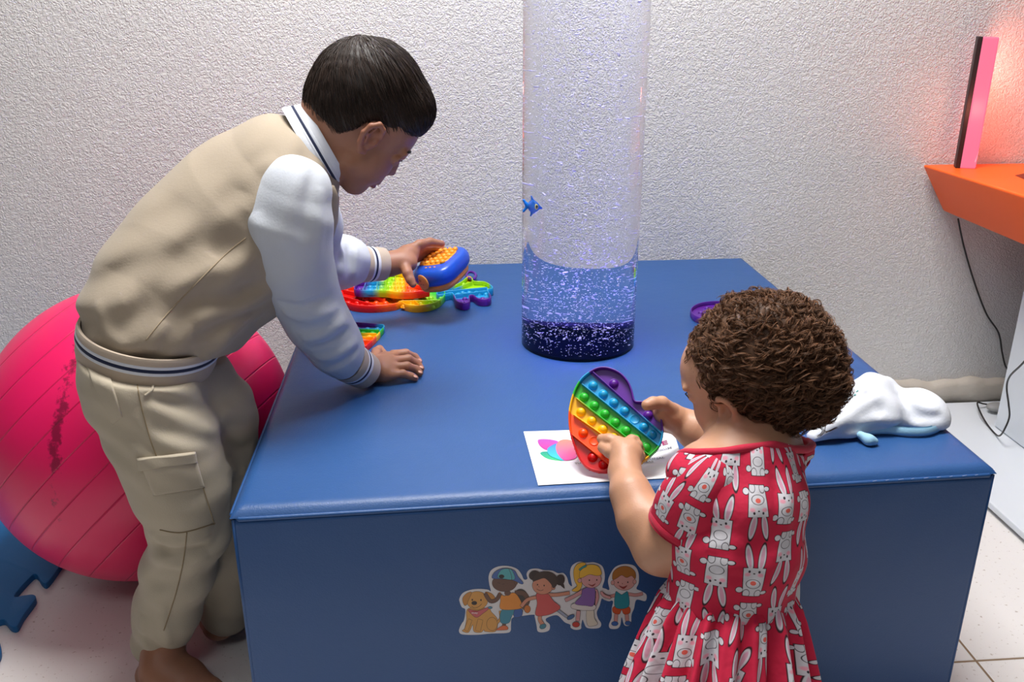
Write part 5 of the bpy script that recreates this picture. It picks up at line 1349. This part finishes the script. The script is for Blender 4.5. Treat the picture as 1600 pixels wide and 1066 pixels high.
# far arm, coming forward past the cheek
v.chain([P(1205, 705, 1.005), P(1140, 706, 1.09), P(1118, 696, 1.115)], [.031, .029, .027], k=.02)
v.chain([P(1118, 696, 1.115), P(1085, 672, 1.130), P(1062, 659, 1.140)], [.0275, .0245, .0185], k=.015)
v.chain([P(1062, 659, 1.140), P(1046, 650, 1.135), P(1036, 644, 1.130)], [.0185, .0180, .0145], k=.010)
tfin([P(1048, 640, 1.128), P(1034, 630, 1.122), P(1020, 630, 1.116), P(1011, 633, 1.112)], .0105, .0080)
for q_, z_ in (((1036, 640), .0), ((1038, 650), .006), ((1038, 660), .010), ((1040, 668), .010)):
    tfin([P(q_[0] + 6, q_[1], 1.138), P(q_[0] - 6, q_[1] - 1, 1.140 + z_ * .3), P(q_[0] - 18, q_[1] - 2, 1.143)], .0088, .0068)
# legs
for s_ in (1, -1):
    hipc = P(1140, 1000, .905) + TSD * .034 * s_; 
    v.chain([hipc, np.array([hipc[0] - .004, hipc[1] + .006, .17]), np.array([hipc[0], hipc[1], .035])], [.046, .036, .024], k=.02)
    d = TFW; h0 = np.array([hipc[0], hipc[1], 0]) 
    v.ell(h0 + np.array([0, 0, .020]) - d * .008, (.022, .022, .020), k=.01)
    v.chain([h0 + np.array([0, 0, .032]), h0 + d * .045 + np.array([0, 0, .022]), h0 + d * .072 + np.array([0, 0, .014])], [.022, .019, .0125], k=.015)
    for t_ in range(5):
        o_ = TSD * (-.017 + .0085 * t_) * (-s_); v.chain([h0 + d * .070 + o_ + np.array([0, 0, .011]), h0 + d * (.094 - .003 * t_) + o_ + np.array([0, 0, .0075])], [.0072, .0060], k=.003)
v.plane((0, 0, .0008), (0, 0, -1), k=.003)
def tod_tint(V):
    t = np.zeros(len(V))
    def blob(c, r, w): d = np.linalg.norm(V - c, axis=1); t[:] = np.maximum(t, w * np.clip(1.4 - d / r, 0, 1))
    for s_ in (-1, 0, 1): blob(HT(.088, .008 * s_, -.0535), .007, .9); blob(HT(.086, .007 * s_, -.0605), .007, .9)
    for s_ in (-1, 1): blob(HT(.072, s_ * .034, -.044), .022, .35); blob(HT(0, s_ * .08, -.03), .03, .3)
    return t
tbody = v.obj('body', TS, tod, attrf=tod_tint)
for s_ in (-1, 1):
    c = HT(.0750, s_ * .028, -.0195); e_ = ellmesh('eye', c, (.0105,) * 3, ES, tod)
    d = nrm(TF[0] * .9 - TF[2] * .4); ellmesh('iris', c + d * .0088, (.0045, .0045, .003), EI, e_, [np.cross(d, TF[1]), TF[1], d], 14)
    mb = MB(); mb.tube([HT(.0885, s_ * .015, -.003), HT(.0880, s_ * .027, .000), HT(.081, s_ * .038, -.003)], [.0006, .0011, .0006], 6); mb.obj('eyebrow', LB, tod)
    mb = MB(); mb.tube([HT(.0865, s_ * .018, -.017), HT(.0885, s_ * .028, -.016), HT(.082, s_ * .038, -.018)], [.0005, .0009, .0007], 6); mb.obj('eyelashes', LB, tod)
# curls
THM = hair_mat('brown_curls', (104, 72, 50), .58)
tf_ = [-.13, -.045, -.012, .004, .012, .020, .032, .040, .046, .054, .064, .10]
tu_ = [-.088, -.084, -.074, -.060, -.022, -.012, -.010, -.026, .004, .022, .036, .044]
v = Vol(.0022)
v.ell(HT(-.012, 0, .006), (.092, .078, .080), RH, k=.01)
v.ell(HT(-.036, 0, -.030), (.070, .070, .060), RH, k=.02)
v.fn(lambda x, y, z: .0028 * np.sin(95 * x + 3 * np.sin(70 * z)) * np.sin(90 * y + 2 * np.sin(80 * x)) * np.sin(100 * z + 1))
v._add([-9] * 3, [9] * 3, capcut(_t, RH, tf_, tu_), 's', .006)
v.ell(HT(.112, 0, -.030), (.052, .066, .062), RH, k=.006, op='s')
v.chain([HT(-.012, 0, -.078), P(1172, 690, .985)], [.043, .043], k=.004, op='s')
CV, CF = v.mesh()
def curls(n, K, r0, r1, amp0, amp1, len0, len1, turns0, turns1, per=3):
    p, nn = sample_surf(CV, CF, n); m_ = outside(tbody, _t)(p, nn); p, nn = p[m_], nn[m_]; out = []
    for i in range(len(p)):
        loc_ = (p[i] - _t) @ TF.T; front = np.clip((loc_[0] - .0) / .06, 0, 1) * np.clip((loc_[2]) / .03, 0, 1)
        fl = p[i] - HT(-.02, 0, .085); fl = fl - nn[i] * fl.dot(nn[i]); fl = nrm(fl + RNG.normal(0, .025, 3)); fl = nrm(fl - nn[i] * fl.dot(nn[i]))
        if front > .3: fl = nrm(TF[0] * .2 - TF[2] * .8 + RNG.normal(0, .25, 3)); fl = nrm(fl - nn[i] * fl.dot(nn[i]))
        if np.linalg.norm(p[i] - HT(-.02, 0, .085)) < .030: fl = RNG.normal(0, 1, 3); fl = nrm(fl - nn[i] * fl.dot(nn[i]))
        sd_ = np.cross(nn[i], fl); L_ = len0 + (len1 - len0) * RNG.random(); am = (amp0 + (amp1 - amp0) * RNG.random()) * (1 - .65 * front); tn = (turns0 + (turns1 - turns0) * RNG.random()) * (1 - .5 * front); ph = RNG.random() * 2 * pi
        hand = 1 if RNG.random() < .5 else -1
        for q in range(per):
            a2 = am * (1 + .14 * RNG.normal()); p2 = ph + .22 * RNG.normal(); o_ = RNG.normal(0, .0006, 3); t = np.linspace(0, 1, K)[:, None]
            th = p2 + hand * 2 * pi * tn * t; g = np.minimum(1, t * 5 + .3) * (1 + .2 * t)
            path = p[i] + o_ + fl * L_ * t - nn[i] * (.0015 + .010 * t ** 2 * (1 - front) * .3) + nn[i] * (am * .9 * np.sin(pi * np.minimum(t * 1.2, 1))) + (nn[i] * np.cos(th) * .8 + sd_ * np.sin(th)) * a2 * g
            out.append(path)
    return np.array(out)
c1_ = curls(2700, 22, 0, 0, .0022, .0068, .013, .032, 1.2, 2.6, 6)
c2_ = curls(900, 22, 0, 0, .0030, .0060, .010, .018, .8, 1.4, 1)
SV1, SF1, SA1 = tube_batch(c1_, .00027, RNG.random(len(c1_)) ** 1.2); SV2, SF2, SA2 = tube_batch(c2_, .00022, .5 + .5 * RNG.random(len(c2_)))
n1, n2 = len(CV), len(CV) + len(SV1)
obj('hair', np.concatenate([CV, SV1, SV2]), np.concatenate([CF, SF1 + n1, SF2 + n2]), THM, tod, attrs={'hv': np.concatenate([np.full(n1, .16), SA1, SA2])})
# --- dress
BN_ = bunny_mat(); RD = cloth('crimson_binding', (188, 22, 58), .85)
DA = P(1163, 735, .965); DB = P(1141, 1010, .905); dax = nrm(DA - DB)
def pat(V, o_=DB, ax=dax, r=.085):
    q = V - o_; h = q @ ax; s = nrm(TSD - ax * ax.dot(TSD)); w_ = np.cross(ax, s); th = np.arctan2(q @ s, -(q @ w_) * (1 if np.dot(w_, TFW) > 0 else -1)); return np.stack([th * r + .5, h + .5, th * 0], 1)
v = Vol(.0022)
v.chain([P(1163, 738, .962), P(1156, 790, .945), P(1149, 860, .928), P(1142, 925, .918)], [.066, .072, .0725, .0745], k=.03, side=TSD, w=1.14)
v.rc(P(1094, 738, .940), P(1226, 698, 1.004), .037, .034, k=.03)
v.chain([P(1216, 706, 1.000), P(1195, 712, 1.03), P(1180, 712, 1.05)], [.034, .034, .034], k=.02)
v.fn(lambda x, y, z: .0022 * np.sin(75 * (x * .5 + z) + 30 * y + 2 * np.sin(25 * x)) + .0012 * np.sin(140 * x - 60 * z))
v.folds([([(1100, 860), (1130, 850), (1170, 855)], .003, .010), ([(1225, 740), (1232, 800), (1225, 860)], .003, .010), ([(1210, 740), (1215, 800), (1205, 870)], -.003, .008), ([(1110, 890), (1150, 905), (1200, 900)], -.003, .009), ([(1120, 760), (1110, 800), (1108, 840)], -.003, .009)])
nl_, nr_, nb_ = P(1069, 713, .945), P(1256, 664, 1.025), P(1170, 724, .915)
NC = (nl_ + nr_) / 2; NRA = np.linalg.norm(nl_ - nr_) / 2; nx_ = nrm(nl_ - nr_); _q = nb_ - NC; _q = _q - nx_ * _q.dot(nx_); NRB = np.linalg.norm(_q); ny_ = nrm(_q)
NNv = np.cross(nx_, ny_); NNv = NNv if NNv[2] > 0 else -NNv
def neckhole(x, y, z):
    x = x - NC[0]; y = y - NC[1]; z = z - NC[2]
    a = x * nx_[0] + y * nx_[1] + z * nx_[2]; b_ = x * ny_[0] + y * ny_[1] + z * ny_[2]; c = x * NNv[0] + y * NNv[1] + z * NNv[2]
    return np.maximum((np.sqrt((a / NRA) ** 2 + (b_ / NRB) ** 2) - 1) * NRB, -c - .035)
v._add([-9] * 3, [9] * 3, neckhole, 's', .004)
v.plane(P(1141, 938, .916), -dax, k=.003)
v.obj('bodice', BN_, tod, attrf=pat)
# neckline binding follows the cut
nb = []
V_, F_ = v.mesh(); bvd = BVHTree.FromPolygons([tuple(q) for q in V_], [tuple(int(i) for i in f) for f in F_])
for i in range(80):
    t = 2 * pi * i / 80; p0 = NC + nx_ * cos(t) * (NRA + .002) + ny_ * sin(t) * (NRB + .002)
    h_ = bvd.ray_cast(Vector(p0 + NNv * .12), Vector(-NNv), .2)
    nb.append(np.array(h_[0]) if h_[0] is not None else p0 - NNv * .02)
nb = [sum(nb[(i + k) % 80] for k in range(-4, 5)) / 9 for i in range(80)]
mb = MB(); mb.tube(nb, .0052, 10, closed=True); mb.obj('neckline_binding', RD, tod)
v = Vol(.0022); s0, s1 = P(1104, 752, .930), P(1070, 822, .936); sax = nrm(s1 - s0)
v.chain([s0, P(1090, 785, .932), s1 + sax * .02], [.042, .044, .044], k=.02)
v.fn(lambda x, y, z: .0020 * np.sin(90 * x + 70 * y + 20 * z) * np.clip((.62 - z) * 10, 0, 1))
v.plane(s1, sax, k=.002)
v.ell(s1 + sax * .012, (.037,) * 3, k=.003, op='s')
v.obj('sleeve', BN_, tod, attrf=lambda V: pat(V, s1, sax, .047) + np.array([.013, .02, 0]))
ringband('sleeve_binding', s1 - sax * .001, sax, nrm(np.cross(sax, (0, 1, 0))), 0.0450, .0450, [(-.004, .0045, 1.0, 1.0, 0), (.0045, .006, 1.0, .97, 0)], [RD], tod, n=64, rib=.0022, th=.004)
# skirt: gathered flounce from the high waist down to the shins
n_, m_ = 420, 46; V, A, F = [], [], []; W0 = P(1141, 930, .917)
s_ = nrm(TSD - dax * dax.dot(TSD)); w_ = np.cross(dax, s_); sgn = 1 if np.dot(w_, TFW) > 0 else -1
for lay in (0, 1):
    for j in range(m_):
        t = j / (m_ - 1)
        for i in range(n_):
            th = 2 * pi * i / n_
            amp = .0035 + .010 * min(1, t * 2.2); g = (sin(19 * th + 1.1 * sin(3 * th)) + .45 * sin(31 * th + 2) + .35 * sin(9 * th + 1)) * amp
            rs_, rf_ = .085 + .070 * t ** .85, .077 + .052 * t ** .85
            if w_.dot(TFW) * sgn * (sin(th)) * sgn > 0 and False: pass
            front = max(0, sin(th) * (1 if np.dot(w_, TFW) > 0 else -1)); rf_ = rf_ * (1 - .22 * front * t)
            p = W0 + dax * (.010 - .235 * t) + s_ * cos(th) * (rs_ + g) + w_ * sin(th) * (rf_ + g) + (nrm(W0 - p0) * 0) - (s_ * cos(th) + w_ * sin(th)) * (.0015 * lay + (.006 * max(0, .1 - t) * 10))
            p = p + np.array([-.016 * t, -.012 * t, 0]) - TSD * (-.0) 
            V.append(p); u = ((th + pi / 2 * 0) * .088) * 1.25; A.append((u, .9 - .235 * t, 0))
for lay in (0, 1):
    for j in range(m_ - 1):
        for i in range(n_):
            a, b_ = lay * n_ * m_ + j * n_ + i, lay * n_ * m_ + j * n_ + (i + 1) % n_; f = (a, a + n_, b_ + n_, b_); F.append(f if lay == 0 else f[::-1])
for i in range(n_):
    a, b_ = (m_ - 1) * n_ + i, (m_ - 1) * n_ + (i + 1) % n_; F.append((a, a + n_ * m_, b_ + n_ * m_, b_))
obj('skirt', V, F, BN_, tod, attrs={'pat': np.array(A)})
